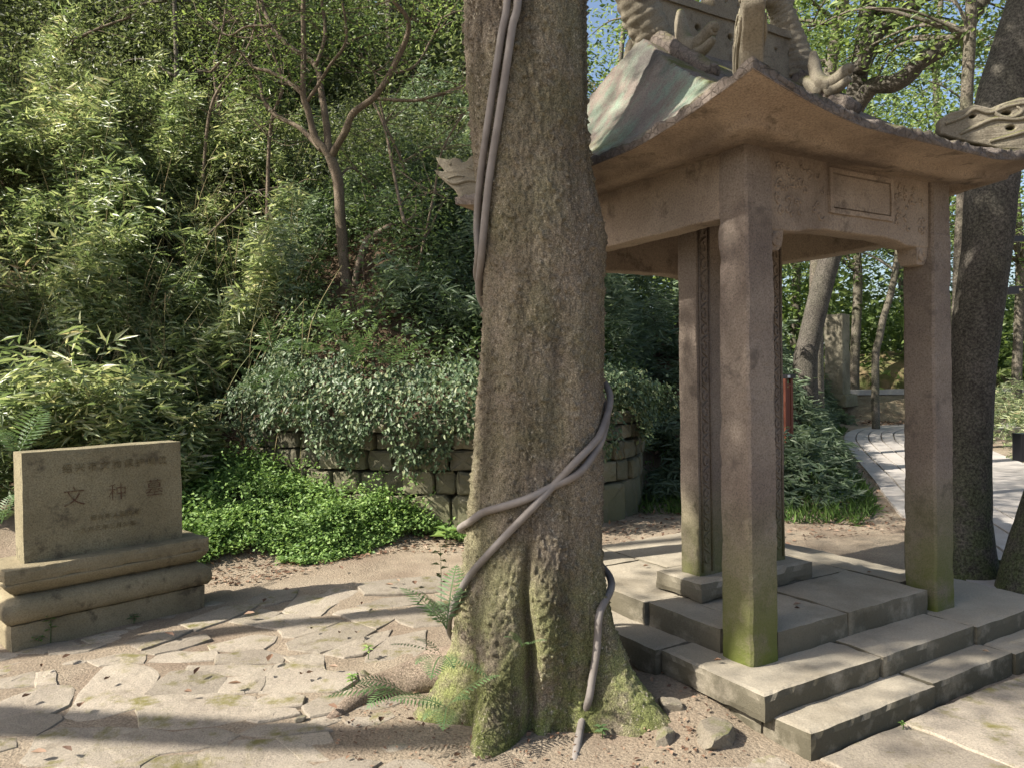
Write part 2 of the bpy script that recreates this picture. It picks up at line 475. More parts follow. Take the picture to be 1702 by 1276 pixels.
# ------------------------------------------------------------------ terrain
FOOT = np.array([(-40, 0.5), (-12, 3.2), (-4.2, 5.15), (-2.9, 5.6), (-1.9, 6.0), (-1.2, 6.35), (-.4, 6.9), (.5, 7.3), (1.3, 8.0), (2.0, 7.7), (2.7, 7.3), (3.3, 7.2), (3.8, 7.8), (4.6, 10.0), (5.75, 13.2), (6.75, 15.7), (8.0, 18.0), (9.8, 19.5), (40, 24)])
WLINE = np.array([(-40, 4), (-12, 6.0), (-5, 7.1), (-3.6, 7.6), (-2.8, 7.75), (-1.6, 7.2), (-.4, 6.98), (.5, 7.3), (1.28, 8.0), (1.7, 9.2), (2.1, 8.7), (2.8, 7.8), (3.3, 7.6), (3.8, 8.2), (4.6, 10.3), (5.75, 13.5), (6.75, 16.1), (8.0, 18.4), (9.8, 20.2), (40, 27)])
def terrain(x, y):
    x = np.asarray(x, float); y = np.asarray(y, float)
    d1 = y - np.interp(x, FOOT[:, 0], FOOT[:, 1])
    d2 = y - np.interp(x, WLINE[:, 0], WLINE[:, 1])
    m = .31 * np.clip(d1, 0, 2.0) * np.interp(x, [-40, -1.3, -.45, 40], [1, 1, 0, 0])
    m = m + .10 * np.clip(d1, 0, 1.0) * np.interp(x, [1.2, 1.7, 40], [0, 1, 1])
    J = np.interp(x, [-3.1, -2.5, -1.5, -.5, 1.25, 1.5, 2.2], [0, .55, .8, 1.05, 1.0, .5, 0])
    j = J * np.clip((d2 - .10) / .06, 0, 1)
    S = np.interp(x, [-20, -6, -3, 0, 2, 4, 6.5, 9], [1.05, 1.05, .95, .72, .5, .34, .24, .14])
    s = S * np.clip(d2 - .1, 0, None)
    cap = np.interp(x, [-20, -8, -3, 0, 4, 8, 12], [20, 18, 12, 8.5, 4.0, 1.8, 1.0])
    s = cap * (1 - np.exp(-s / cap * 1.05))
    P = np.stack([x, y, np.zeros_like(x)], -1).reshape(-1, 3)
    nz = (fbm(P, .8, 3, 5) * .12).reshape(x.shape) * np.clip(d2, 0, 1.5) + (fbm(P, 5.0, 3, 8) * .014).reshape(x.shape) * 1.0
    bank = .085 * np.exp(-(((x - .72) / .28) ** 2 + ((y - 3.45) / .45) ** 2))
    return m + j + s + nz + bank - .004

def axis(a, b, fine, lo, hi, grow):
    v = list(np.arange(a, b, fine))
    s = fine; x = b
    while x < hi: s *= grow; v.append(x); x += s
    v.append(hi); s = fine; x = a - fine
    while x > lo: v.insert(0, x); s *= grow; x -= s
    v.insert(0, lo)
    return np.array(v)
gx = axis(-4.2, 4.0, .055, -260, 260, 1.13)
gy = axis(2.2, 8.6, .055, -60, 400, 1.12)
GX, GY = np.meshgrid(gx, gy, indexing='ij')
GZ = terrain(GX, GY)
nx, ny = GX.shape
ii = (np.arange(nx - 1)[:, None] * ny + np.arange(ny - 1)[None]).reshape(-1)
gf = np.stack([ii, ii + ny, ii + ny + 1, ii + 1], 1)
me = pydata('ground', np.stack([GX, GY, GZ], -1).reshape(-1, 3), gf.tolist())
tag(link('ground', me, m_soil, None, True), kind='structure')

# ------------------------------------------------------------------ foreground paving, slab by slab
SLABS = [
 [(110,1180),(132,1149),(173,1102),(203,1097),(249,1104),(259,1112),(255,1134),(233,1166),(207,1173),(173,1182),(134,1188)],
 [(-40,1175),(0,1160),(65,1134),(112,1132),(118,1138),(110,1164),(80,1178),(-40,1194)],
 [(-30,1126),(24,1118),(56,1109),(59,1130),(-30,1138)],
 [(62,1112),(89,1108),(92,1129),(63,1131)],
 [(-40,1201),(54,1180),(95,1182),(101,1188),(58,1214),(11,1213),(-40,1218)],
 [(50,1244),(65,1218),(104,1201),(195,1205),(262,1210),(285,1214),(279,1234),(229,1266),(173,1268),(138,1260),(97,1262),(54,1264),(37,1260)],
 [(-40,1225),(22,1221),(20,1234),(-40,1252)],
 [(20,1310),(60,1276),(75,1267),(140,1266),(175,1274),(232,1274),(230,1310)],
 [(232,1172),(245,1152),(300,1148),(365,1147),(420,1150),(421,1168),(412,1188),(356,1196),(300,1200),(240,1200)],
 [(246,1146),(262,1128),(285,1112),(300,1111),(342,1112),(373,1119),(360,1143),(300,1145)],
 [(377,1120),(417,1117),(406,1141),(363,1143)],
 [(421,1118),(439,1119),(431,1140),(410,1141)],
 [(452,1101),(467,1096),(506,1098),(543,1110),(587,1112),(590,1124),(565,1139),(495,1142),(434,1143),(445,1118)],
 [(311,1104),(317,1098),(450,1099),(444,1113),(436,1115),(375,1112),(342,1109),(306,1109)],
 [(265,1083),(300,1077),(356,1076),(360,1084),(350,1090),(300,1092),(250,1094)],
 [(364,1082),(434,1076),(470,1084),(467,1094),(362,1096)],
 [(473,1087),(518,1080),(533,1084),(540,1104),(496,1097)],
 [(481,1062),(495,1055),(529,1045),(568,1030),(596,1033),(621,1043),(596,1057),(534,1077),(484,1072)],
 [(467,1041),(518,1024),(566,1026),(529,1042),(492,1053),(473,1051)],
 [(428,1034),(467,1016),(512,1018),(514,1022),(466,1039)],
 [(384,1025),(434,1005),(465,1012),(426,1033)],
 [(350,1065),(426,1048),(456,1051),(451,1061),(437,1071),(356,1073)],
 [(210,1063),(260,1045),(318,1041),(283,1056),(238,1071)],
 [(240,1076),(288,1061),(337,1050),(345,1058),(300,1072),(262,1080)],
 [(473,1009),(495,988),(551,974),(596,977),(551,1001),(532,1015),(495,1016)],
 [(300,1031),(370,1005),(434,998),(380,1022),(330,1040)],
 [(412,995),(445,974),(493,974),(484,990),(440,1001)],
 [(571,1018),(640,1008),(660,1020),(625,1038),(600,1030)],
 [(652,1014),(700,1001),(752,990),(745,1030),(690,1035),(665,1028)],
 [(613,1080),(648,1053),(707,1042),(700,1083),(669,1100),(604,1106)],
 [(541,1081),(607,1055),(624,1047),(650,1041),(640,1056),(604,1079),(573,1085)],
 [(423,1157),(456,1146),(501,1152),(495,1165),(425,1171)],
 [(416,1190),(423,1177),(487,1171),(492,1180),(451,1188),(434,1192)],
 [(330,1249),(384,1224),(456,1222),(495,1248),(534,1280),(520,1310),(330,1310)],
 [(290,1212),(356,1205),(392,1216),(367,1230),(300,1240),(262,1247)],
 [(238,1268),(262,1252),(324,1250),(325,1310),(238,1310)],
 [(462,1218),(540,1210),(551,1235),(543,1252),(504,1252),(479,1232)],
 [(524,1262),(572,1250),(629,1258),(600,1275),(590,1310),(555,1310)],
 [(630,1272),(657,1258),(693,1257),(725,1271),(720,1310),(620,1310)],
 [(1152,1266),(1180,1256),(1232,1262),(1266,1234),(1310,1266),(1292,1300),(1160,1300)],
 [(1060,1270),(1112,1258),(1127,1268),(1126,1300),(1060,1300)],
 [(150,1092),(200,1080),(240,1082),(236,1095),(200,1094),(170,1099)],
 [(596,1000),(640,988),(700,985),(690,998),(640,1004)],
 [(596,968),(660,958),(760,950),(756,975),(690,980),(610,985)],
 [(433,1200),(520,1196),(545,1205),(465,1214),(400,1212)],
 [(508,1165),(540,1150),(600,1150),(560,1172),(520,1180)],
]
paving = empty('stone_paving', (0, 0, 0))
tag(paving, kind='structure')
def slab_mesh(poly, top, depth=.07, k=0):
    n = len(poly)
    # rough the outline
    pts = []
    for i in range(n):
        a = poly[i]; b = poly[(i + 1) % n]
        L = (b - a).length
        m = max(1, int(L / .05))
        for j in range(m):
            pts.append(a.lerp(b, j / m))
    A = np.array([(p.x, p.y, 0) for p in pts])
    A = A + np.stack([noise(A, 13, k), noise(A, 13, k + 50), np.zeros(len(A))], 1) * .008
    c = A.mean(0)
    tilt = RNG.normal(0, .012, 2)
    def ring(shrink, z, jit=0.0):
        d = A - c
        ln = np.linalg.norm(d, axis=1, keepdims=True)
        R = c + d * (1 - np.minimum(shrink / np.maximum(ln, .02), .9))
        zz = z + d[:, 0] * tilt[0] + d[:, 1] * tilt[1] + (noise(A, 9, k + 7) * jit)
        R[:, 2] = zz
        return R
    rings = [ring(-.019, -depth), ring(-.019, top - .008, .004), ring(-.014, top - .001, .004), ring(.0, top, .003), ring(.06, top + .001, .004)]
    V = np.concatenate(rings + [c[None] + [[0, 0, top + .001]]])
    m = len(A); F = []
    for r in range(len(rings) - 1):
        for i in range(m):
            j = (i + 1) % m
            F.append((r * m + i, r * m + j, (r + 1) * m + j, (r + 1) * m + i))
    r = len(rings) - 1
    for i in range(m):
        F.append((r * m + i, r * m + (i + 1) % m, len(V) - 1))
    me = pydata('paving_slab', V, F)
    return me
def ccw(P):
    a = sum(P[i].x * P[(i + 1) % len(P)].y - P[(i + 1) % len(P)].x * P[i].y for i in range(len(P)))
    return P if a > 0 else P[::-1]
for k, s in enumerate(SLABS):
    P = ccw([on_z(px, py, .02) for px, py in s])
    link('paving_slab', slab_mesh(P, .001 + RNG.random() * .008, k=k), m_pave, paving)

# smaller irregular flags filling the spaces between the big ones
def inside(p, poly):
    c = False; n = len(poly)
    for i in range(n):
        a, b = poly[i], poly[(i + 1) % n]
        if (a.y > p.y) != (b.y > p.y) and p.x < (b.x - a.x) * (p.y - a.y) / (b.y - a.y) + a.x: c = not c
    return c
placed = [[on_z(px, py, .02) for px, py in s_] for s_ in SLABS]
rf = random.Random(12)
for k in range(900):
    c0 = on_z(rf.uniform(-30, 720), rf.uniform(985, 1290), .02)
    if c0.y < 4.4 and c0.x > -.55 : continue
    R = rf.uniform(.05, .13); ph = rf.uniform(0, 6.28); ph2 = rf.uniform(.2, .6)
    P = [c0 + Vector((math.cos(ph2) * math.cos(a) * R * 1.5 - math.sin(ph2) * math.sin(a) * R * .75, math.sin(ph2) * math.cos(a) * R * 1.5 + math.cos(ph2) * math.sin(a) * R * .75, 0)) for a in [ph + i * 6.283 / 6 + rf.uniform(-.3, .3) for i in range(6)]]
    grown = [c0 + (q - c0) * 1.12 for q in P] + [c0]
    if any(inside(q, pl_) for q in grown for pl_ in placed) or any(inside(q, P) for pl_ in placed for q in pl_): continue
    placed.append(P)
    link('paving_slab', slab_mesh(ccw(P), -.004 + rf.random() * .006, k=500 + k), m_pave, paving)

# ------------------------------------------------------------------ pavilion frame
PA = math.radians(30.6)
U = Vector((math.cos(PA), math.sin(PA), 0)); VV = Vector((-math.sin(PA), math.cos(PA), 0))
FC = Vector((1.056, 3.377, 0))
HU, HV = .70, .775
PC = FC + U * HU + VV * HV

# flagstones in front of the steps, in the pavilion's own directions
for (u0, u1, v0, v1) in [(-.16, .345, -1.25, -.515), (.365, 1.38, -1.3, -.515), (1.4, 2.5, -1.3, -.515)]:
    P = [FC + U * a + VV * b for a, b in ((u0, v0), (u1, v0), (u1, v1), (u0, v1))]
    link('paving_slab', slab_mesh(ccw(P), .016, k=int(u0 * 100) + 300), m_pave, paving)

plat = empty('pavilion_platform', tuple(PC), PA)
tag(plat, 'low stepped platform of worn stone slabs under the pavilion', 'platform')
def plat_block(name, u0, u1, v0, v1, z0, z1, seed, chip=.012):
    # u,v measured from the front column
    me = rough_box(name, u1 - u0 - .006, v1 - v0 - .006, z1 - z0, .028, .005, chip * .6, ((u0 + u1) / 2 - HU, (v0 + v1) / 2 - HV, z0), seed)
    return link(name, me, m_step, plat)
# lower step
plat_block('step_block', -.22, .62, -.49, -.25, -.08, .105, 1, .02)
plat_block('step_block', .62, 1.30, -.475, -.25, -.08, .108, 2, .02)
plat_block('step_block', 1.30, 2.1, -.485, -.25, -.08, .102, 3, .02)
# upper step
plat_block('step_block', -.27, .50, -.315, .30, .085, .200, 4, .018)
plat_block('step_block', .50, 1.25, -.32, .30, .085, .203, 5, .018)
plat_block('step_block', 1.25, 2.05, -.33, .30, .085, .198, 6, .018)
plat_block('step_block', -.29, .50, .31, 1.0, .06, .196, 7, .018)
plat_block('step_block', -.28, .50, 1.0, 1.95, .06, .199, 8, .018)
plat_block('step_block', 1.25, 2.0, .31, 1.95, .06, .197, 9, .018)
plat_block('footing_block', -.22, 2.0, -.25, 1.9, -.1, .075, 10, .02)
# floor slabs between the columns
plat_block('floor_slab', .095, .60, -.075, .42, .19, 0.318, 11)
plat_block('floor_slab', .60, 1.27, -.075, .42, .19, 0.321, 12)
plat_block('floor_slab', -.085, .46, .10, .60, .19, 0.316, 13, .016)
plat_block('floor_slab', -.10, .46, .60, 1.30, .19, 0.313, 14, .016)
plat_block('floor_slab', .46, 1.30, .42, 1.05, .19, 0.319, 15)
plat_block('floor_slab', .46, 1.45, 1.05, 1.75, .19, 0.315, 16)
plat_block('floor_slab', -.08, .46, 1.30, 1.75, .19, 0.317, 17)
plat_block('floor_slab', 1.30, 1.46, .105, 1.05, .19, 0.316, 18)

# ------------------------------------------------------------------ pavilion
pav = empty('stone_pavilion', tuple(PC), PA)
tag(pav, 'small square stone pavilion with four columns and a curved carved roof', 'pavilion')
def column_mesh(seed):
    zs = list(np.linspace(.195, 2.12, 80)) + [2.125, 2.16, 2.20, 2.205, 2.34, 2.345, 2.48]
    ring0 = []
    w = .0905; c = .011
    base = [(-w, -w + c), (-w + c, -w), (-w / 3, -w), (w / 3, -w), (w - c, -w), (w, -w + c), (w, -w / 3), (w, w / 3), (w, w - c), (w - c, w), (w / 3, w), (-w / 3, w), (-w + c, w), (-w, w - c), (-w, w / 3), (-w, -w / 3)]
    V = []
    for z in zs:
        k = 1.0 - .05 * (z - .2) / 2
        if z > 2.2: k *= .975
        if z > 2.34: k *= .98
        for x, y in base: V.append((x * k, y * k, z))
    V = np.array(V)
    P = V + seed * 7.7
    cnr = (np.abs(V[:, 0]) > .07) & (np.abs(V[:, 1]) > .07)
    V[:, :2] *= (1 - cnr * (.10 * np.clip(fbm(P, 13, 3, seed + 40) - .12, 0, 1) + .02 * np.abs(noise(P, 30, seed))))[:, None]
    V[:, :2] += np.stack([fbm(P, 11, 3, seed), fbm(P, 11, 3, seed + 9)], 1) * .0055
    n = len(base); F = []
    for i in range(len(zs) - 1):
        for k in range(n):
            F.append((i * n + k, i * n + (k + 1) % n, (i + 1) * n + (k + 1) % n, (i + 1) * n + k))
    F.append(tuple(range(n))[::-1]); F.append(tuple((len(zs) - 1) * n + k for k in range(n)))
    return pydata('column', V, F)
for i, (su, sv) in enumerate(((-1, -1), (1, -1), (-1, 1), (1, 1))):
    c = link('column', column_mesh(i), m_column, pav)
    c.location = (su * HU, sv * HV, 0)

# beams: profile in (length, height), extruded
def beam(length, thick, z0, z1, arch, loc, rz):
    h = length / 2
    out = [(-h, z0), (-h + .20, z0 + .004), (-h + .27, z0 + arch * .7), (-h + .40, z0 + arch), (h - .40, z0 + arch), (h - .27, z0 + arch * .7), (h - .20, z0 + .004), (h, z0), (h, z1), (-h, z1)]
    # densify
    pts = []
    for i in range(len(out)):
        a = out[i]; b = out[(i + 1) % len(out)]
        m = max(1, int(math.dist(a, b) / .06))
        for j in range(m): pts.append((a[0] + (b[0] - a[0]) * j / m + random.uniform(-.0015, .0015), a[1] + (b[1] - a[1]) * j / m + random.uniform(-.002, .002)))
    me = extrude_profile('beam', pts, [], thick, .007)
    me.transform(Matrix.Rotation(math.pi / 2, 4, 'X'))
    o = link('beam', me, m_beam, pav)
    o.location = loc; o.rotation_euler = (0, 0, rz)
    return o
BZ0, BZ1 = 2.13, 2.478
LU = 2 * HU - .165; LV = 2 * HV - .165
fb = beam(LU, .118, BZ0, BZ1, .03, (0, -HV, 0), 0)
fb['label'] = 'front beam with framed panel and carved scrollwork'
beam(LU, .118, BZ0, BZ1, .03, (0, HV, 0), math.pi)
beam(LV, .118, BZ0 + .06, BZ1, .0, (-HU, 0, 0), -math.pi / 2)
beam(LV, .118, BZ0 + .06, BZ1, .0, (HU, 0, 0), math.pi / 2)
# corner brackets under the front beam
for s in (-1, 1):
    V, F, ext = gridbox(.10, .11, .095, .025)
    V[:, 0] *= np.interp(V[:, 2], [0, .03, .095], [.62, .9, 1.0])
    V[:, 1] *= np.interp(V[:, 2], [0, .03, .095], [.8, .95, 1.0])
    V = V + noise(V + s, 30, 3)[:, None] * .003
    b = link('bracket', pydata('bracket', V, F), m_beam, fb)
    b.location = (s * (LU / 2 - .052), 0, BZ0 - .094)
    sw = Mesh()
    for q in range(3):
        r = .028 - q * .009
        sw.tube([(r * math.cos(a), 0, r * math.sin(a)) for a in np.linspace(0, 5.2, 9)], [.0045] * 9, 5, 2)
    o = sw.build('bracket_scroll', m_beam, fb); o.location = (s * (LU / 2 - .055), -.056, BZ0 - .045)
# framed panel in the front beam (raised moulding, sunk field)
pw, pz0, pz1, pc = .50, BZ0 + .105, BZ1 - .03, .045
yf = -.059
fr = Mesh()
for (cx, z, lx, lz) in [(pc, pz0, pw, .022), (pc, pz1 - .022, pw, .022), (pc - pw / 2 + .011, pz0 + .022, .022, pz1 - pz0 - .044), (pc + pw / 2 - .011, pz0 + .022, .022, pz1 - pz0 - .044)]:
    V, F, e = gridbox(lx, .016, lz, .03, (cx, yf - .006, z))
    V = V + np.stack([noise(V, 25, 1), noise(V, 25, 2), noise(V, 25, 3)], 1) * .0022
    fr.add(V, F)
fr.build('panel_frame', m_beam, fb)
V, F, e = gridbox(pw - .06, .012, pz1 - pz0 - .06, .04, (pc, yf - .003, pz0 + .03))
V = V + noise(V, 20, 4)[:, None] * .0012
link('panel', pydata('panel', V, F), m_beam, fb)
# scrollwork carved in relief left and right of the panel
def scrollwork(name, x0, x1, z0, z1, n, seed):
    r = random.Random(seed); sw = Mesh()
    for q in range(n):
        cx = r.uniform(x0, x1); cz = r.uniform(z0, z1); rr = r.uniform(.012, .026); a0 = r.uniform(0, 6.28); d = r.choice((-1, 1))
        pts = []
        for a in np.linspace(0, 4.6, 8):
            k = rr * (1 - a / 7.5)
            pts.append((min(max(cx + k * math.cos(a0 + d * a), x0 - .01), x1 + .01), yf - .001, cz + k * math.sin(a0 + d * a)))
        pts.append((cx, yf - .001, cz))
        sw.tube(pts, [.0055] * 7 + [.004, .004], 5, 2)
    return tag(sw.build(name, m_beam, fb, True), kind='stuff')
scrollwork('scrollwork', -LU / 2 + .05, pc - pw / 2 - .04, BZ0 + .07, BZ1 - .05, 34, 4)
scrollwork('scrollwork', pc + pw / 2 + .035, LU / 2 - .035, BZ0 + .05, BZ1 - .05, 28, 5)

# roof: a hip-and-gable sheet of stone with upturned corners
RU, RV = HU + .45, HV + .45
ZS, ZE, RISE, GU = 2.479, 2.532, .78, .62
def corner_up(u, v):
    a = np.clip((np.abs(u) / RU - .4) / .6, 0, 1) * np.clip((np.abs(v) / RV - .4) / .6, 0, 1)
    return .115 * a ** 1.5
def roof_top(u, v):
    t = np.clip(np.abs(v) / RV, 0, 1); w = np.clip((np.abs(u) - GU) / (RU - GU), 0, 1)
    f = ZE + RISE * (1 - t) ** 1.35
    g = ZE + (RISE + .02) * (1 - w) ** 1.55
    return np.minimum(f, g) + corner_up(u, v)
def roof_mesh():
    us = np.linspace(-RU, RU, 141); vs_ = np.linspace(-RV, RV, 151)
    A, B = np.meshgrid(us, vs_, indexing='ij')
    n0, n1 = A.shape
    T = roof_top(A, B)
    P = np.stack([A, B, T], -1).reshape(-1, 3)
    tn = (fbm(P, 7, 4, 3) * .020).reshape(A.shape)
    edge = np.minimum(RU - np.abs(A), RV - np.abs(B))
    tn = tn + np.where(edge < .035, (noise(P, 26, 8).reshape(A.shape)) * .012 - .012, 0)
    along = np.where((RU - np.abs(A)) < (RV - np.abs(B)), B, A)
    tn = tn + .006 * np.abs(np.sin(along * math.pi / .075)) * np.clip(1 - edge / .10, 0, 1)
    top = np.stack([A, B, T + tn], -1).reshape(-1, 3)
    F = []
    ii = (np.arange(n0 - 1)[:, None] * n1 + np.arange(n1 - 1)[None]).reshape(-1)
    qt = np.stack([ii, ii + n1, ii + n1 + 1, ii + 1], 1)
    V = [top]; F += qt.tolist()
    # materials: gable ends get their own stone
    cu = (A[:-1, :-1] + A[1:, 1:]).reshape(-1) / 2; cv = (B[:-1, :-1] + B[1:, 1:]).reshape(-1) / 2
    t = np.abs(cv) / RV; w = np.clip((np.abs(cu) - GU) / (RU - GU), 0, 1)
    isg = (RISE * (1 - t) ** 1.35 > (RISE + .02) * (1 - w) ** 1.55) & (np.abs(cu) > GU)
    mats = isg.astype(int).tolist()
    # rim
    rim = [(i, 0) for i in range(n0)] + [(n0 - 1, j) for j in range(1, n1)] + [(i, n1 - 1) for i in range(n0 - 2, -1, -1)] + [(0, j) for j in range(n1 - 2, 0, -1)]
    m = len(rim)
    levels = [0.0, .35, .7, 1.0]
    off = len(top)
    prev = [i * n1 + j for i, j in rim]
    for li, lv in enumerate(levels[1:]):
        R = []
        for (i, j) in rim:
            u, v = A[i, j], B[i, j]
            zt = T[i, j] + tn[i, j]; zb = ZS + corner_up(u, v)
            R.append((u, v, zt + (zb - zt) * lv))
        R = np.array(R)
        al = np.where(np.isclose(np.abs(R[:, 0]), RU), R[:, 1], R[:, 0])
        outw = (fbm(R, 18, 3, 20 + li) * .022 + .004 * np.abs(np.sin(al * math.pi / .075))) * (1 if lv < 1 else .2)
        dirv = np.stack([np.isclose(np.abs(R[:, 0]), RU) * np.sign(R[:, 0]), np.isclose(np.abs(R[:, 1]), RV) * np.sign(R[:, 1]), np.zeros(m)], 1)
        R = R + dirv * outw[:, None]
        V.append(R)
        cur = [off + k for k in range(m)]; off += m
        for k in range(m):
            k2 = (k + 1) % m
            F.append((prev[k], cur[k], cur[k2], prev[k2]))
        prev = cur
        mats += [0] * m
    return np.concatenate(V), F, mats, rim, A, B, prev
V, F, mats, rim, A_, B_, lastring = roof_mesh()
me = pydata('roof', V, F)
me.materials.append(m_roof); me.materials.append(m_gable)
me.polygons.foreach_set('material_index', mats)
roof = link('roof', me, None, pav, True)
# underside with its stepped moulding
def soffit_mesh():
    def loop(inset, dz, n=40):
        pts = []
        a, b = RU - inset, RV - inset
        for s in np.linspace(-1, 1, n, False): pts.append((a * s, -b))
        for s in np.linspace(-1, 1, n, False): pts.append((a, b * s))
        for s in np.linspace(1, -1, n, False): pts.append((a * s, b))
        for s in np.linspace(1, -1, n, False): pts.append((-a, b * s))
        P = np.array(pts)
        z = ZS + corner_up(P[:, 0], P[:, 1]) * max(0, 1 - inset / .5) + dz
        return np.stack([P[:, 0], P[:, 1], z + noise(np.stack([P[:, 0], P[:, 1], z], 1), 12, 6) * .003], 1)
    loops = [loop(-.002, .002), loop(.08, .0), loop(.165, -.004), loop(.175, -.030), loop(.27, -.036), loop(.28, -.012), loop(.40, -.006), loop(.62, .004)]
    V = np.concatenate(loops); m = len(loops[0]); F = []
    for r in range(len(loops) - 1):
        for i in range(m):
            F.append((r * m + i, (r + 1) * m + i, (r + 1) * m + (i + 1) % m, r * m + (i + 1) % m))
    F.append(tuple((len(loops) - 1) * m + i for i in range(m))[::-1])
    return pydata('soffit', V, F)
link('soffit', soffit_mesh(), m_soffit, roof, True)

# main ridge: pierced panel with a coping
outl = [(-GU, -.05), (GU, -.05), (GU, .20), (-GU, .20)]
holes = []
for i in range(9):
    x = -GU + .11 + i * .128
    holes.append([(x - .026, .13), (x + .026, .14), (x + .004, .075)] if i % 2 else circle(x, .11, .026, 8, 1.2))
me = extrude_profile('ridge', outl, holes, .10, .008)
me.transform(Matrix.Translation((0, 0, ZE + RISE - .01)) @ Matrix.Rotation(math.pi / 2, 4, 'X'))
link('ridge', me, m_ornam, roof)
V, F, e = gridbox(2 * GU + .02, .13, .045, .04, (0, 0, ZE + RISE + .19))
V = V + np.stack([noise(V, 15, 1), noise(V, 15, 2), noise(V, 15, 3)], 1) * .005
link('ridge_coping', pydata('ridge_coping', V, F), m_ornam, roof)
ZR = ZE + RISE
def beast(name, pts, rad, seed, extra=None, seg=22):
    b = Mesh()
    seg = 30
    Vt, Ft = tube_data(pts, rad, seg, 14, .10, 16, seed=seed)
    Pc, Rc = catmull(pts, rad, 14)
    ax = np.repeat(np.array([tuple(p) for p in Pc]), seg, axis=0)
    ri = np.repeat(np.arange(len(Pc)), seg); ki = np.tile(np.arange(seg), len(Pc))
    sc = np.abs(np.sin(ri * math.pi / 4.0)) * np.abs(np.cos((ki + 2.5 * ((ri // 4) % 2)) * math.pi / 5))
    Vt = ax + (Vt - ax) * (1 + .10 * sc)[:, None]
    b.add(Vt, Ft)
    if extra: extra(b)
    return b.build(name, m_ornam, roof, True)
def rings_on(path, rad, n, b):
    P, R = catmull(path, rad, 12)
    for i in range(2, len(P) - 2, max(1, len(P) // n)):
        t = (P[i + 1] - P[i - 1]).normalized(); a = t.orthogonal().normalized(); c = t.cross(a)
        b.tube([P[i] + (a * math.cos(q) + c * math.sin(q)) * R[i] * .99 for q in np.linspace(0, 6.283, 15)], [.006] * 15, 5, 1, caps=False)
pl = [(-GU + .09, 0, ZR - .03), (-GU + .01, 0, ZR + .10), (-GU - .07, 0, ZR + .24), (-GU - .10, 0, ZR + .40), (-GU - .02, 0, ZR + .56), (-GU + .12, 0, ZR + .60)]
rl = [.10, .105, .10, .085, .065, .03]
beast('ridge_beast', pl, rl, 4)
prr = [(GU - .02, 0, ZR - .03), (GU - .02, 0, ZR + .12), (GU - .07, 0, ZR + .26), (GU - .13, 0, ZR + .38), (GU - .20, 0, ZR + .44)]
rrr = [.115, .105, .085, .07, .055]
def head2(b):
    b.tube([(GU - .11, 0, ZR + .42), (GU - .20, 0, ZR + .44), (GU - .29, 0, ZR + .40)], [.06, .065, .035], 12, 4, .15, 18)
    b.tube([(GU - .08, .0, ZR + .42), (GU - .03, .0, ZR + .47)], [.035, .022], 8, 3, .1, 18)
beast('ridge_beast', prr, rrr, 9, head2)
# centre ornament of the ridge
me = extrude_profile('ridge_ornament', [(-.13, 0), (.13, 0), (.15, .12), (.08, .26), (-.06, .28), (-.15, .14)], [circle(-.05, .07, .018, 7), circle(.0, .12, .018, 7), circle(.05, .07, .018, 7), circle(-.03, .17, .018, 7), circle(.06, .16, .018, 7)], .10, .012)
me.transform(Matrix.Translation((.02, 0, ZR + .225)) @ Matrix.Rotation(math.pi / 2, 4, 'X'))
link('ridge_ornament', me, m_ornam, roof)
# short ridges running down the front and back slopes with a fish figure at each end
for su in (-1, 1):
    for sv in (-1, 1):
        gr = Mesh(); pts = []
        for v in np.linspace(.06, .46, 6):
            uu = su * (GU - .06)
            pts.append((uu, sv * v, float(roof_top(np.array([uu]), np.array([v]))[0]) + .012))
        gr.tube(pts, [.055, .058, .055, .052, .05, .042], 10, 3, .1, 14)
        gr.build('slope_ridge', m_roof, roof, True)
        uu = su * (GU - .09)
        zb = float(roof_top(np.array([uu]), np.array([.27]))[0])
        fish = Mesh()
        fish.tube([(uu, sv * .20, zb + .29), (uu, sv * .205, zb + .22), (uu, sv * .225, zb + .13), (uu, sv * .27, zb + .07), (uu, sv * .33, zb + .05)], [.016, .036, .043, .052, .05], 14, 5, .12, 20, seed=3)
        fish.tube([(uu, sv * .27, zb + .06), (uu, sv * .35, zb + .07), (uu, sv * .43, zb + .105), (uu, sv * .455, zb + .10)], [.05, .042, .035, .02], 12, 5, .14, 22, seed=5)
        fish.tube([(uu, sv * .30, zb + .02), (uu, sv * .38, zb + .03), (uu, sv * .44, zb + .055)], [.045, .03, .016], 10, 4, .14, 22, seed=8)
        fish.tube([(uu, sv * .10, zb + .13), (uu, sv * .17, zb + .11), (uu, sv * .27, zb + .02)], [.03, .05, .05], 10, 4, .14, 14, seed=2)
        fish.build('fish_figure', m_ornam, roof, True)
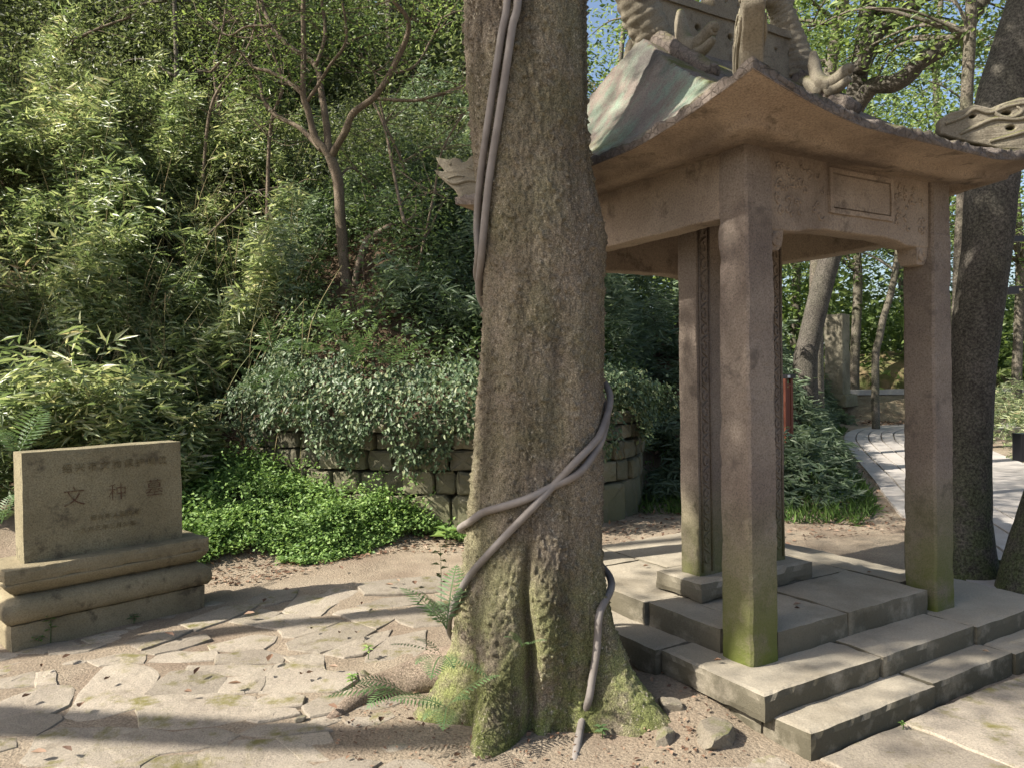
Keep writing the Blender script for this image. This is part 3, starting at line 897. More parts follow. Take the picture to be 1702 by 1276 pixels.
# dragon heads on the four hip corners
prof = [(-.62, .225), (-.56, .265), (-.50, .272), (-.44, .30), (-.40, .285), (-.35, .265), (-.28, .29), (-.20, .312), (-.12, .30), (-.08, .262), (-.04, .254), (-.02, .29), (.015, .302), (.045, .288), (.085, .295), (.14, .312), (.125, .275), (.095, .24), (.072, .205), (.105, .205), (.148, .215), (.13, .185), (.07, .13), (.004, .07), (-.03, .0), (-.12, .0), (-.30, .03), (-.48, .09), (-.62, .15)]
def dense(loop, step):
    o = []
    for i in range(len(loop)):
        a = loop[i]; b = loop[(i + 1) % len(loop)]; m = max(1, int(math.dist(a, b) / step))
        o += [(a[0] + (b[0] - a[0]) * j / m, a[1] + (b[1] - a[1]) * j / m) for j in range(m)]
    return o
for su, sv in ((-1, -1), (1, -1), (-1, 1), (1, 1)):
    me = extrude_profile('hip_dragon', dense(prof, .03), [circle(-.45, .235, .022, 9, 1.4), circle(-.27, .235, .026, 9, 1.5), circle(-.25, .145, .024, 9, 1.5)], .088, .010)
    me.transform(Matrix.Rotation(math.pi / 2, 4, 'X'))
    co = np.zeros(len(me.vertices) * 3); me.vertices.foreach_get('co', co); co = co.reshape(-1, 3)
    co += np.stack([noise(co, 30, 1), noise(co, 30, 2), noise(co, 30, 3)], 1) * .004
    me.vertices.foreach_set('co', co.ravel())
    o = link('hip_dragon', me, m_ornam, roof)
    o.location = (su * RU * .985, sv * RV * .985, ZE + .085)
    o.rotation_euler = (0, 0, math.atan2(sv, su)); o.scale = (.88, .92, .86)
    ey = Mesh()
    for side in (-1, 1):
        ey.tube([(.045, side * .04, .262), (.045, side * .052, .262)], [.016, .008], 8, 2)
        ey.tube([(-.06, side * .044, .16), (-.0, side * .046, .17), (.07, side * .044, .155)], [.006, .008, .004], 6, 3)
        ey.tube([(-.36, side * .044, .20), (-.27, side * .046, .29 - .09), (-.17, side * .046, .19), (-.10, side * .044, .24)], [.006, .009, .009, .005], 6, 4)
        for ln in (((-.60, .20), (-.50, .235), (-.44, .275), (-.36, .245), (-.26, .275), (-.14, .285)), ((-.52, .13), (-.42, .175), (-.33, .205), (-.20, .19), (-.08, .225)), ((-.36, .07), (-.22, .10), (-.10, .13), (.02, .115), (.10, .17)), ((-.30, .28), (-.33, .245), (-.30, .215), (-.24, .205), (-.19, .235), (-.22, .27))):
            ey.tube([(x, side * .045, z) for x, z in ln], [.010] + [.013] * (len(ln) - 2) + [.006], 6, 4)
    e = ey.build('carved_detail', m_ornam, roof, True); e.location = o.location; e.rotation_euler = o.rotation_euler; e.scale = o.scale

# ------------------------------------------------------------------ tall tablet standing inside the pavilion
TU0, TU1, TV0, TV1 = .205, .87, .52, .655
stele = empty('memorial_tablet', tuple(FC + U * ((TU0 + TU1) / 2) + VV * ((TV0 + TV1) / 2) + Vector((0, 0, .318))), PA)
tag(stele, 'tall upright stone tablet with carved borders standing inside the pavilion', 'stone tablet')
link('plinth', rough_box('plinth', .86, .36, .10, .035, .006, .018, (0, 0, 0), 21), m_step, stele)
tw = TU1 - TU0; tt = TV1 - TV0
slab = link('slab', rough_box('slab', tw, tt, 2.0, .05, .003, .004, (0, 0, .098), 22), m_column, stele)
for s in (-1, 1):
    b = Mesh()
    x = s * (tw / 2 - .055)
    for dx in (-.034, .034):
        b.box(x + dx, -tt / 2 - .003, .12, .007, .012, 1.93)
    for k in range(22):
        z = .16 + k * .086
        pts = [(x + .016 * math.sin(a * 1.0) * (1 if k % 2 else -1), -tt / 2 - .003, z + .03 + .022 * math.cos(a)) for a in np.linspace(0, 5, 8)]
        b.tube(pts, [.0055] * 8, 5, 2)
        b.tube([(x - .02 * (1 if k % 2 else -1), -tt / 2 - .003, z + .055), (x, -tt / 2 - .004, z + .072), (x + .02 * (1 if k % 2 else -1), -tt / 2 - .003, z + .085)], [.004, .006, .004], 5, 3)
    b.build('carved_border', m_column, slab, True)

# ------------------------------------------------------------------ grave marker on the left
GA = math.radians(46)
gdir = Vector((math.cos(GA), math.sin(GA), 0)); gn = Vector((-math.sin(GA), math.cos(GA), 0))
gl = on_z(40, 937, .455)                       # front lower left corner of the tablet
GLEN, GTH = .90, .19
gc = gl + gdir * (GLEN / 2) + gn * (GTH / 2); gc.z = 0
grave = empty('grave_marker', tuple(gc), GA)
tag(grave, 'weathered low stone grave marker with carved red characters on a moulded base', 'grave marker')
tab = link('tablet', rough_box('tablet', GLEN, GTH, .64, .03, .0035, .005, (0, 0, .45), 31, 7), m_grave, grave)
link('cap_block', rough_box('cap_block', GLEN + .25, GTH + .24, .085, .03, .005, .016, (0, 0, .372), 32), m_gbase, grave)
def moulding(name, prof, lx, ly):
    # prof: list of (inset, z) from the bottom up, swept round a rectangle
    V = []; F = []; n = 14; ring = []
    for ins, z in prof:
        a, b = lx / 2 - ins, ly / 2 - ins
        for s in np.linspace(-1, 1, n, False): V.append((a * s, -b, z))
        for s in np.linspace(-1, 1, 6, False): V.append((a, b * s, z))
        for s in np.linspace(1, -1, n, False): V.append((a * s, b, z))
        for s in np.linspace(1, -1, 6, False): V.append((-a, b * s, z))
    m = 2 * (n + 6); V = np.array(V, float)
    V = V + np.stack([fbm(V, 9, 2, 1), fbm(V, 9, 2, 2), fbm(V, 9, 2, 3)], 1) * .006
    for r in range(len(prof) - 1):
        for i in range(m): F.append((r * m + i, r * m + (i + 1) % m, (r + 1) * m + (i + 1) % m, (r + 1) * m + i))
    F.append(tuple(range(m))[::-1]); F.append(tuple((len(prof) - 1) * m + i for i in range(m)))
    return pydata(name, V, F)
link('cove_moulding', moulding('cove_moulding', [(.075, .290), (.06, .302), (.035, .318), (.012, .345), (.0, .366), (.0, .374)], GLEN + .24, GTH + .23), m_gbase, grave, True)
link('roll_moulding', moulding('roll_moulding', [(.05, .138), (.012, .15), (-.008, .18), (-.012, .22), (-.002, .258), (.03, .284), (.075, .294)], GLEN + .25, GTH + .24), m_gbase, grave, True)
link('foot_block', rough_box('foot_block', GLEN + .20, GTH + .20, .26, .04, .007, .02, (0, 0, -.115), 33), m_gbase, grave)
def text(body, size, x, z, material, name='inscription', spacing=1.0, thick=.0):
    cu = bpy.data.curves.new(name, 'FONT'); cu.body = body; cu.size = size; cu.align_x = 'CENTER'; cu.align_y = 'CENTER'
    cu.space_character = spacing; cu.extrude = .0015; cu.offset = thick; cu.resolution_u = 3
    ob = bpy.data.objects.new(name, cu); COL.objects.link(ob)
    dg = bpy.context.evaluated_depsgraph_get()
    me = bpy.data.meshes.new_from_object(ob.evaluated_get(dg)); bpy.data.objects.remove(ob)
    me.materials.clear()
    o = link(name, me, material, tab)
    o.location = (x, -GTH / 2 - .0025, z); o.rotation_euler = (math.pi / 2, 0, 0)
    return o
for ch, x, s in (('文', -.185, .125), ('种', .055, .11), ('墓', .275, .115)):
    text(ch, s, x, .80, m_text, 'carved_character', 1, -.0012)
text('绍兴市文物保护单位', .056, .055, .975, m_text2, 'inscription', 1.45)
text('绍兴市人民政府', .036, .04, .665, m_text2, 'inscription', 1.3)
text('一九六三年三月公布', .036, -.02, .60, m_text2, 'inscription', 1.2)

# ------------------------------------------------------------------ the big tree in the middle
TC = 3.36   # depth of the trunk axis
EDGES = [(-60, 768, 976), (0, 770, 975), (100, 773, 975), (200, 780, 976), (300, 790, 986), (350, 794, 999), (400, 798, 1008), (450, 801, 1006), (500, 803, 1004), (600, 798, 1004), (700, 790, 1001), (800, 783, 1000), (900, 775, 997), (1000, 768, 996), (1060, 775, 995), (1130, 778, 990), (1200, 780, 985)]
tz = []; tx = []; tr = []
for py, xl, xr in EDGES[::-1]:
    a = at_d(xl, py, TC); b = at_d(xr, py, TC)
    tz.append((a.z + b.z) / 2); tx.append((a.x + b.x) / 2); tr.append((b.x - a.x) / 2 * .985)
tz = np.array(tz); tx = np.array(tx); tr = np.array(tr)
ztop = 7.5
tz = np.append(tz, [4.5, ztop]); tx = np.append(tx, [tx[-1] - .05, tx[-1] - .25]); tr = np.append(tr, [tr[-1] * .95, tr[-1] * .72])
def angd(a, b):
    d = (a - b + math.pi) % (2 * math.pi) - math.pi
    return d
# theta 0 faces the camera, positive to the right
ROOTS = [(-0.42, .34, .20, .20), (1.15, .32, .46, .24), (-1.45, .30, .26, .24), (2.3, .3, .3, .25), (3.5, .3, .3, .25), (4.2, .3, .25, .25)]
def trunk_r(th, z):
    r = np.interp(z, tz, tr)
    zz = np.clip(z, 0, None)
    for a, w, amp, h in ROOTS:
        r = r + amp * np.exp(-(angd(th, a) / w) ** 2) * np.exp(-zz / h) * .95
    pq = np.stack([np.sin(th) * 1.0, np.cos(th) * 1.0, z * 2.0 + 0 * th], -1).reshape(-1, 3)
    r = r + (.05 * fbm(pq, 3.2, 3, 77) * np.exp(-np.ravel(zz) / .22)).reshape(np.shape(r))
    # the deep seam between the two front lobes, and shallow flutes higher up
    seam = np.clip((0.92 - z) / .5, 0, 1)
    r = r - .10 * np.exp(-(angd(th, -.08 + .03 * np.sin(z * 7.0) + .015 * np.sin(z * 19.0)) / (.07 + .06 * np.clip(.6 - z, 0, 1))) ** 2) * seam
    r = r + .05 * np.exp(-(angd(th, -.5) / .28) ** 2) * np.clip((.8 - z) / .5, 0, 1)
    r = r + .03 * np.exp(-(angd(th, .22) / .22) ** 2) * np.clip((1.0 - z) / .3, 0, 1) * np.clip((z - .1) / .3, 0, 1)
    flute = np.clip((z - .6) / .5, 0, 1) * np.clip((2.1 - z) / .6, 0, 1)
    r = r - .026 * np.exp(-(angd(th, .22) / .16) ** 2) * flute + .012 * np.exp(-(angd(th, .55) / .16) ** 2) * flute
    r = r - .012 * np.exp(-(angd(th, -.75) / .14) ** 2) * flute
    return r
def trunk_xyz(th, z, off=0.0):
    r = trunk_r(th, z) + off
    cx = np.interp(z, tz, tx)
    return np.stack([cx + r * np.sin(th), TC - r * np.cos(th) * .92, z], -1)
tree = empty('broad_tree', (float(tx[0]), TC, 0))
tag(tree, 'thick mossy tree trunk with lumpy bark in the centre, wrapped by grey vines', 'tree')
nth, nz = 360, 520
zs = np.concatenate([np.linspace(-.12, 3.75, nz), np.linspace(3.8, ztop, 30)])
ths = np.linspace(0, 2 * math.pi, nth, False) - math.pi
TH, ZZ = np.meshgrid(ths, zs, indexing='xy')
P = trunk_xyz(TH.ravel(), ZZ.ravel())
nrm = np.stack([np.sin(TH.ravel()), -np.cos(TH.ravel()), np.zeros(TH.size)], 1)
Ps = P * [1, 1, .55]
lump = fbm(Ps, 42, 2, 3); fine = noise(Ps, 95, 9); big = fbm(P, 5, 2, 12)
disp = .005 * np.clip(lump, -.5, 1) + .0065 * fine + .004 * big
wart = np.clip(noise(P, 75, 21) - .45, 0, 1) * .032
P = P + nrm * (disp + wart)[:, None]
P[:, 0] -= tree.location.x; P[:, 1] -= TC
nr = len(zs)
ii = np.arange(nr - 1)[:, None] * nth + np.arange(nth)[None]
jj = np.arange(nr - 1)[:, None] * nth + (np.arange(nth)[None] + 1) % nth
F = np.stack([ii, jj, jj + nth, ii + nth], -1).reshape(-1, 4)
link('trunk', pydata('trunk', P, F.tolist()), m_bark, tree, True)
# surface root running to the left, small toes on the ground
def local(pts, o): return [(p[0] - o.location.x, p[1] - o.location.y, p[2] - o.location.z) for p in pts]
def root(pts, rad, seg=22, amp=.5, mat=None):
    b = Mesh(); b.tube(local(pts, tree), rad, seg, 9, amp, 6)
    b.build('root', mat or m_root, tree, True)
r0 = on_z(545, 1190, 0); r1 = on_z(610, 1160, 0); r2 = on_z(680, 1120, .06); r3 = on_z(760, 1085, .16)
root([(r0.x, r0.y, -.03), (r1.x, r1.y, .015), (r2.x, r2.y, .05), (r3.x, r3.y, .10), (float(tx[0]) - .15, TC - .05, .22)], [.03, .06, .085, .11, .14])
q0 = on_z(1090, 1232, 0)
root([(q0.x + .02, q0.y - .02, -.05), (q0.x - .10, q0.y + .10, .0), (q0.x - .26, q0.y + .26, .10)], [.03, .055, .08], mat=m_bark)
# crown far above the frame: boughs and leaves
def spray_leaves(name, centres, per, sig, L, W, mat, parent, droop=.15, upn=.7, offset=None):
    C = np.repeat(centres, per, axis=0)
    n = len(C)
    P = C + RNG.normal(0, 1, (n, 3)) * np.array(sig)
    D = RNG.normal(0, 1, (n, 3)) * [1, 1, .45] + unit(P - C) * .6
    N = RNG.normal(0, .55, (n, 3)) + [-.4, -.3, upn]
    if offset is not None: P = P - np.array(offset)
    return leaves(name, P, D, N, L * RNG.uniform(.45, 1.6, n), W * RNG.uniform(.55, 1.35, n), mat, parent, droop=droop)
def crown_points(c, rad, n, seed, thresh=-.05, freq=.55):
    pts = []
    while len(pts) < n:
        q = RNG.uniform(-1, 1, (n * 4, 3))
        d = np.linalg.norm(q, axis=1)
        q = q[(d < 1) & (d > .25)]
        w = np.array(c) + q * np.array(rad)
        k = fbm(w, freq, 2, seed) > thresh
        pts += list(w[k])
    return np.array(pts[:n])
cc = np.array([tx[-1] - 1.0, TC + 1.9, 7.6])
pts = crown_points(cc, (3.4, 2.9, 1.8), 260, 3)
pts = pts[pts[:, 2] > 5.9]
spray_leaves('crown', pts, 50, (.32, .32, .14), .085, .045, m_dkleaf, tree, offset=tree.location)
bo = Mesh()
for p in pts[::9]:
    z0 = random.uniform(5.2, 7.2)
    a = np.array([np.interp(z0, tz, tx), TC, z0]); mid = (a + p) / 2 + [0, 0, .3]
    bo.tube(local([a, mid, p], tree), [.07, .04, .012], 7, 4, .1, 5)
bo.build('bough', m_bark2, tree, True)

# ------------------------------------------------------------------ grey vines round the trunk
_th, _z = np.meshgrid(np.linspace(-1.75, 1.75, 240), np.linspace(0.0, 3.6, 500))
_P = trunk_xyz(_th.ravel(), _z.ravel(), .02)
_R = np.array(CAM_ROT.inverted()); _Q = (_P - [0, 0, EYE]) @ _R.T
_PX = 851 + FPX * _Q[:, 0] / -_Q[:, 2]; _PY = 638 - FPX * _Q[:, 1] / -_Q[:, 2]; _DEP = -_Q[:, 2]
def px_theta(px, py):
    """angle and height of the nearest point of the trunk's surface under a pixel"""
    d = np.hypot(_PX - px, _PY - py)
    near = d < max(6.0, d.min() + 2.0)
    k = np.where(near)[0][np.argmin(_DEP[near] + d[near] * .01)]
    return float(_th.ravel()[k]), float(_z.ravel()[k])
def vine(name, label, knots, rad):
    pts = [tuple(trunk_xyz(np.array(th), np.array(z), off)) if not isinstance(th, tuple) else th for th, z, off in knots]
    o = empty(name, tuple(pts[0]))
    tag(o, label, 'vine', 'grey vines round the big trunk')
    b = Mesh(); b.tube([tuple(np.array(p) - np.array(pts[0])) for p in pts], [rad] * len(pts), 10, 6, .035, 9)
    b.build('stem', m_vine, o, True)
    return o
def knots(pxs, off): return [(*px_theta(x, y), off) for x, y in pxs]
def arc(th0, z0, th1, z1, n, off):
    return [(th0 + (th1 - th0) * k / n, z0 + (z1 - z0) * k / n, off) for k in range(1, n)]
VO = .024
ka = [(-.35, 4.4, VO), (-.38, 3.6, VO)] + knots([(843, -20), (833, 60), (821, 140), (809, 220), (799, 300), (794, 370), (792, 420)], VO)
zA = ka[-1][1]
kb_end = px_theta(1000, 712)
ka += arc(ka[-1][0], zA, kb_end[0] - 2 * math.pi, kb_end[1] + .03, 7, VO + .015)
rest = knots([(999, 716), (985, 738), (955, 770), (925, 800), (890, 838), (850, 880), (812, 920), (780, 958), (757, 1000)], VO)
ka += [(t - 2 * math.pi, z, o) for t, z, o in rest]
ka += [(rest[-1][0] - 2 * math.pi - .4, rest[-1][1] - .16, VO + .02), (rest[-1][0] - 2 * math.pi - .9, rest[-1][1] - .32, VO)]
vine('climbing_vine', 'grey woody vine ending in the low left diagonal across the trunk', ka, .0158)
kc = [(-.25, 4.4, VO), (-.29, 3.6, VO)] + knots([(860, -20), (851, 50), (841, 120), (829, 200), (815, 290), (807, 360), (801, 425)], VO)
kc += arc(kc[-1][0], kc[-1][1] - .05, kb_end[0] - 2 * math.pi, kb_end[1] - .02, 7, VO)
r2_ = knots([(1001, 724), (988, 750), (960, 785), (920, 806), (880, 826), (840, 840), (805, 852), (783, 866)], VO)
kc += [(t - 2 * math.pi, z, o) for t, z, o in r2_]
tl, zl = r2_[-1][0] - 2 * math.pi, r2_[-1][1]
lower = knots([(994, 1015), (992, 1050), (989, 1085), (982, 1125), (976, 1160)], VO + .004)
kc += arc(tl - .15, zl - .03, lower[0][0] - 4 * math.pi, lower[0][1] + .02, 7, VO + .02)
kc += [(t - 4 * math.pi, z, o) for t, z, o in lower]
g1 = on_z(968, 1205, .02); kc += [((g1.x, g1.y, .045), 0, 0)]
g2 = on_z(954, 1262, .0); kc += [((g2.x, g2.y, -.02), 0, 0)]
vine('climbing_vine', 'grey woody vine that circles the trunk and drops to the soil at right', kc, .0165)

# ------------------------------------------------------------------ dry stone retaining wall
wall = empty('retaining_wall', (-.5, 7.0, 0))
tag(wall, 'dry stone retaining wall of rough blocks behind the big tree', 'wall')
wl = [Vector(p) for p in ((-2.75, 7.72, 0), (-1.6, 7.18, 0), (-.4, 6.97, 0), (.5, 7.28, 0), (1.27, 7.97, 0), (1.62, 9.5, 0), (2.0, 10.4, 0))]
wp, _ = catmull(wl, [0] * len(wl), 10)
wacc = [0]
for i in range(1, len(wp)): wacc.append(wacc[-1] + (wp[i] - wp[i - 1]).length)
def wall_at(s):
    i = max(0, min(len(wp) - 2, int(np.searchsorted(wacc, s)) - 1))
    t = (wp[i + 1] - wp[i]).normalized()
    p = wp[i] + t * (s - wacc[i])
    return p, t, Vector((t.y, -t.x, 0))
courses = [(-.06, .38, .40), (.38, .60, .27), (.60, .80, .25), (.80, .96, .24), (.96, 1.08, .26)]
rw = random.Random(3)
for ci, (z0, z1, wd) in enumerate(courses):
    s = rw.uniform(0, .1)
    while s < wacc[-1] - .2:
        w = wd * rw.uniform(.7, 1.35)
        p, t, nrm_ = wall_at(s + w / 2)
        zz = float(terrain(p.x, p.y - .12)) * (1 if p.x < -.4 else 0)
        g = .006
        a0, a1 = -w / 2 + g, w / 2 - g; b0, b1 = z0 + g * .8, z1 - g * .8
        jig = lambda k=.02: rw.uniform(-k, k)
        corner = min(w, z1 - z0) * rw.uniform(.05, .14)
        outp = [(a0 + corner, b0), (0, b0 + jig(.01)), (a1 - corner, b0 + jig(.012)), (a1, b0 + corner), (a1 + jig(.012), (b0 + b1) / 2), (a1, b1 - corner), (a1 - corner, b1 + jig(.012)), (0, b1 + jig(.014)), (a0 + corner, b1 + jig(.012)), (a0, b1 - corner), (a0 + jig(.012), (b0 + b1) / 2), (a0, b0 + corner)]
        cx, cz = 0, (b0 + b1) / 2
        V = []; prot = rw.uniform(-.02, .035)
        for sc, dep in ((1, -.16), (1.0, -.02 + prot), (.96, .012 + prot), (.78, .022 + prot)):
            for (x, z) in outp:
                V.append((cx + (x - cx) * sc, -dep, cz + (z - cz) * sc))
        V.append((cx, -.035 - prot, cz))
        V = np.array(V); V[24:, 1] += [rw.uniform(-.013, .013) for _ in range(len(V) - 24)]
        m = 12; F = []
        for r in range(3):
            for i in range(m): F.append((r * m + i, r * m + (i + 1) % m, (r + 1) * m + (i + 1) % m, (r + 1) * m + i))
        for i in range(m): F.append((3 * m + i, 3 * m + (i + 1) % m, 4 * m))
        me = pydata('wall_stone', V, F)
        o = link('wall_stone', me, m_wall, wall)
        o.location = (p.x + .5, p.y - 7.0, 0)
        o.rotation_euler = (rw.uniform(-.03, .03), 0, math.atan2(t.y, t.x))
        s += w

# ------------------------------------------------------------------ rocks by the tree foot
def rock(name, label, px, py, size, seed, squash=.6, cat='rock'):
    p = on_z(px, py, 0)
    bm = bmesh.new(); bmesh.ops.create_icosphere(bm, subdivisions=3, radius=1)
    me = bpy.data.meshes.new(name); bm.to_mesh(me); bm.free()
    co = np.zeros(len(me.vertices) * 3); me.vertices.foreach_get('co', co); co = co.reshape(-1, 3)
    co = co * (1 + .25 * fbm(co + seed * 5, 1.6, 2, seed) + .06 * noise(co + seed, 6, seed))[:, None]
    rp = np.random.default_rng(seed)
    for _ in range(12):
        nv = unit(rp.normal(0, 1, 3)); dd = rp.uniform(.55, .85)
        co = co - nv * np.clip(co @ nv - dd, 0, None)[:, None]
    co *= np.array([size, size * .8, size * squash])
    me.vertices.foreach_set('co', co.ravel())
    o = link(name, me, m_rock)
    o.location = (p.x, p.y, float(terrain(p.x, p.y)) + size * squash * .12); o.rotation_euler = (0, 0, seed * 1.3)
    tag(o, label, cat)
rock('rock', 'flat mossy domed rock in the pinkish soil below the platform corner', 1185, 1238, .125, 1, .42)
rock('rock', 'grey wedge of rock against the platform right of the root', 1112, 1196, .065, 2, .8)
rock('rock', 'small rounded stone at the end of the right buttress root', 1105, 1240, .055, 3, .9)
rock('rock', 'dark rock in the shaded gap between trunk and platform', 1050, 1160, .06, 4, .8)
rock('rock', 'grey stone at the edge of the green plants beside the grave marker', 427, 920, .06, 6, .7)
rock('rock', 'small stone on the paving at the tip of the left root', 607, 1121, .03, 7, .7)
rock('rock', 'rough whitish stone on the paving left of the low root', 500, 1196, .03, 8, .8)

# ------------------------------------------------------------------ far path, bank, pillar, mound, sign, pole
fp = empty('footpath', (5, 10, 0)); tag(fp, kind='structure')
lefte = [(2.9, 4.6), (3.45, 6.2), (4.0, 7.9), (4.85, 10.2), (6.0, 13.4), (7.0, 15.9), (8.2, 18.0), (10.0, 19.4), (13, 20.2), (18, 20.6)]
lp, _ = catmull([Vector((a, b, 0)) for a, b in lefte], [0] * len(lefte), 12)
def strip(o0, o1, z, k0, k1, gap=.012):
    V = []; F = []
    for i in range(k0, k1 + 1):
        t = (lp[min(i + 1, len(lp) - 1)] - lp[max(i - 1, 0)]).normalized(); r = Vector((t.y, -t.x, 0))
        for o, zz in ((o0 + gap, -.05), (o0 + gap, z), (o1 - gap, z), (o1 - gap, -.05)):
            p = lp[i] + r * o; V.append((p.x - 5, p.y - 10, zz))
    for i in range(k1 - k0):
        for k in range(3): F.append((i * 4 + k, i * 4 + k + 4, i * 4 + k + 5, i * 4 + k + 1))
    F.append((0, 1, 2, 3)); e = (k1 - k0) * 4; F.append((e + 3, e + 2, e + 1, e))
    return pydata('path_slab', V, F)
for j in range(4):
    o0 = j * .24
    k = 0
    while k < len(lp) - 1:
        k1 = min(len(lp) - 1, k + 4 + (j % 2)); link('path_slab', strip(o0, o0 + .24, .03 + .002 * j, k, k1, .012), m_fpath, fp); k = k1
k = 0
while k < len(lp) - 1:
    k1 = min(len(lp) - 1, k + 7); link('path_slab', strip(.96, 2.3, .032, k, k1, .015), m_fpath, fp); k = k1

def bank_mesh():
    V = []; F = []; xs = np.linspace(6.2, 22, 50)
    for i, x in enumerate(xs):
        for j, (dy, z) in enumerate(((0, -.1), (.3, .1), (.9, .42), (1.4, .66), (1.7, .72), (6, .8))):
            V.append((x, 19.4 + .06 * (x - 8) + dy + (0 if x > 9 else (9 - x) * .3), z))
    V = np.array(V); V[:, 2] += fbm(V, 1.5, 3, 4) * .06
    for i in range(len(xs) - 1):
        for j in range(5): F.append((i * 6 + j, (i + 1) * 6 + j, (i + 1) * 6 + j + 1, i * 6 + j + 1))
    return pydata('bank', V, F)
t_ = NT('leafy_bank_soil')
c_ = t_.mix(t_.ramp(t_.noise(4, 6, .7), [(.4, 0.0), (.6, 1.0)]), (.15, .115, .075), (.23, .19, .125))
m_bank = t_.done(t_.mix(1.0, c_, t_.ramp(t_.noise(40, 4, .7), [(.3, .6), (.7, 1.4)]), 'MULTIPLY'), .95, t_.bump(t_.noise(25, 5, .7), 1.0, .05))
tag(link('bank', bank_mesh(), m_bank, None, True), kind='structure')
tag(link('kerb', rough_box('kerb', 9.0, .28, .16, .12, .012, .03, (0, 0, 0), 41, 3), m_fpath), kind='structure').location = (12.4, 21.3, .72)
mo = bmesh.new(); bmesh.ops.create_icosphere(mo, subdivisions=4, radius=1)
me = bpy.data.meshes.new('mound'); mo.to_mesh(me); mo.free()
co = np.zeros(len(me.vertices) * 3); me.vertices.foreach_get('co', co); co = co.reshape(-1, 3)
co = co * [3.2, 2.4, 1.25] * (1 + .10 * fbm(co, 2.2, 3, 3))[:, None]
me.vertices.foreach_set('co', co.ravel())
t_ = NT('mossy_mound')
c_ = t_.mix(t_.ramp(t_.noise(1.6, 6, .65), [(.42, 0.0), (.58, 1.0)]), (.20, .15, .085), (.10, .115, .04))
m_mound = t_.done(c_, .95, t_.bump(t_.noise(14, 6, .7), 1.0, .06))
tag(link('mound', me, m_mound, None, True), kind='structure').location = (13.4, 25.3, .8)

def simple(name, label, cat, loc, rz=0): 
    o = empty(name, loc, rz); return tag(o, label, cat)
pp = at_d(1392, 640, 20.5)
pil = simple('stone_pillar', 'far square stone pillar on a block base beyond the path', 'pillar', (pp.x, pp.y, .55), .75)
link('shaft', rough_box('shaft', .50, .50, 2.2, .12, .012, .02, (0, 0, .2), 51, 4), m_wall, pil)
link('base_block', rough_box('base_block', .78, .78, .34, .12, .012, .03, (0, 0, -.1), 52, 4), m_wall, pil)
sp = at_d(1311, 700, 8.8)
sg = simple('sign_board', 'narrow red brown wooden sign frame with black cap in the greenery', 'sign', (sp.x, sp.y, float(terrain(sp.x, sp.y)) - .05), .5); sg.scale = (.75, .75, 1)
zt = at_d(1311, 622, 8.8).z - sg.location.z
for dx in (-.07, .055):
    b = Mesh(); b.box(dx, 0, 0, .045, .045, zt - .05); b.build('post', m_red, sg)
b = Mesh(); b.box(-.008, 0, .30, .075, .02, zt - .45); b.build('board', m_red, sg)
for z in (.22, .34, zt - .14):
    b = Mesh(); b.box(-.008, -.004, z, .08, .03, .03); b.build('rail', m_red, sg)
b = Mesh(); b.box(0, 0, zt - .049, .19, .12, .05); b.build('cap', m_black, sg)
b = Mesh(); b.box(-.055, -.063, zt - .04, .05, .004, .03); b.build('label_plate', m_white, sg)
lpz = at_d(1716, 800, 6.6)
pole = simple('camera_pole', 'black pole with a control box and side arms at the right edge', 'pole', (lpz.x, lpz.y, 0), 0)
b = Mesh(); b.tube([(0, 0, -.05), (0, 0, 3.6)], [.035, .03], 14, 1); b.build('shaft', m_black, pole, True)
zb = at_d(1696, 765, 6.6).z; b = Mesh(); b.box(-.085, 0, zb, .10, .12, .24); b.build('control_box', m_black, pole)
za = at_d(1690, 402, 6.6).z; b = Mesh(); b.box(-.115, 0, za, .20, .035, .05); b.build('arm', m_black, pole)
zc = at_d(1680, 480, 6.6).z; b = Mesh(); b.box(-.10, 0, zc, .17, .03, .02); b.box(-.17, 0, zc - .05, .09, .06, .06); b.build('camera_head', m_black, pole)

# ------------------------------------------------------------------ trees: traced stems plus crowns
def traced(px_list, depth, jitter=0.0, seed=0):
    r = random.Random(seed); out = []
    for i, q in enumerate(px_list):
        d = depth[i] if isinstance(depth, (list, tuple)) else depth
        out.append(at_d(q[0], q[1], d + r.uniform(-jitter, jitter)))
    return out
def pxr(w, d): return w / 2 * d / FPX
def stem_part(name, root_, pts, rad, mat, seg=10, sub=5, amp=.08, freq=6):
    b = Mesh(); b.tube(local(pts, root_), rad, seg, sub, amp, freq); return b.build(name, mat, root_, True)

# leaning smooth tree right of the pavilion
D = 5.35
pts = traced([(1612, 1000), (1606, 960), (1606, 860), (1608, 740), (1616, 600), (1630, 480), (1641, 400), (1650, 300), (1658, 200), (1685, 100), (1716, 0), (1750, -120), (1790, -300)], D)
pts[0].z = -.1
rt = empty('leaning_tree', (pts[1].x, pts[1].y, 0)); tag(rt, 'smooth grey barked tree leaning right just behind the right column', 'tree')
stem_part('trunk', rt, pts, [pxr(w, D) for w in (150, 104, 76, 72, 72, 74, 76, 78, 80, 76, 72, 66, 58)], m_bark2, 24, 8, .07, 3)
c = crown_points((pts[-1].x + .5, pts[-1].y + .5, 7.0), (3.0, 3.0, 1.6), 90, 9)
c = c[c[:, 2] > 5.9]
spray_leaves('crown', c, 50, (.3, .3, .14), .08, .042, m_spring, rt, offset=rt.location)
b = Mesh()
for p in c[::6]:
    a = np.array(tuple(pts[-1])); b.tube(local([a, (a + p) / 2 + [0, 0, .2], p], rt), [.06, .035, .01], 7, 4, .1, 5)
b.build('bough', m_bark2, rt, True)
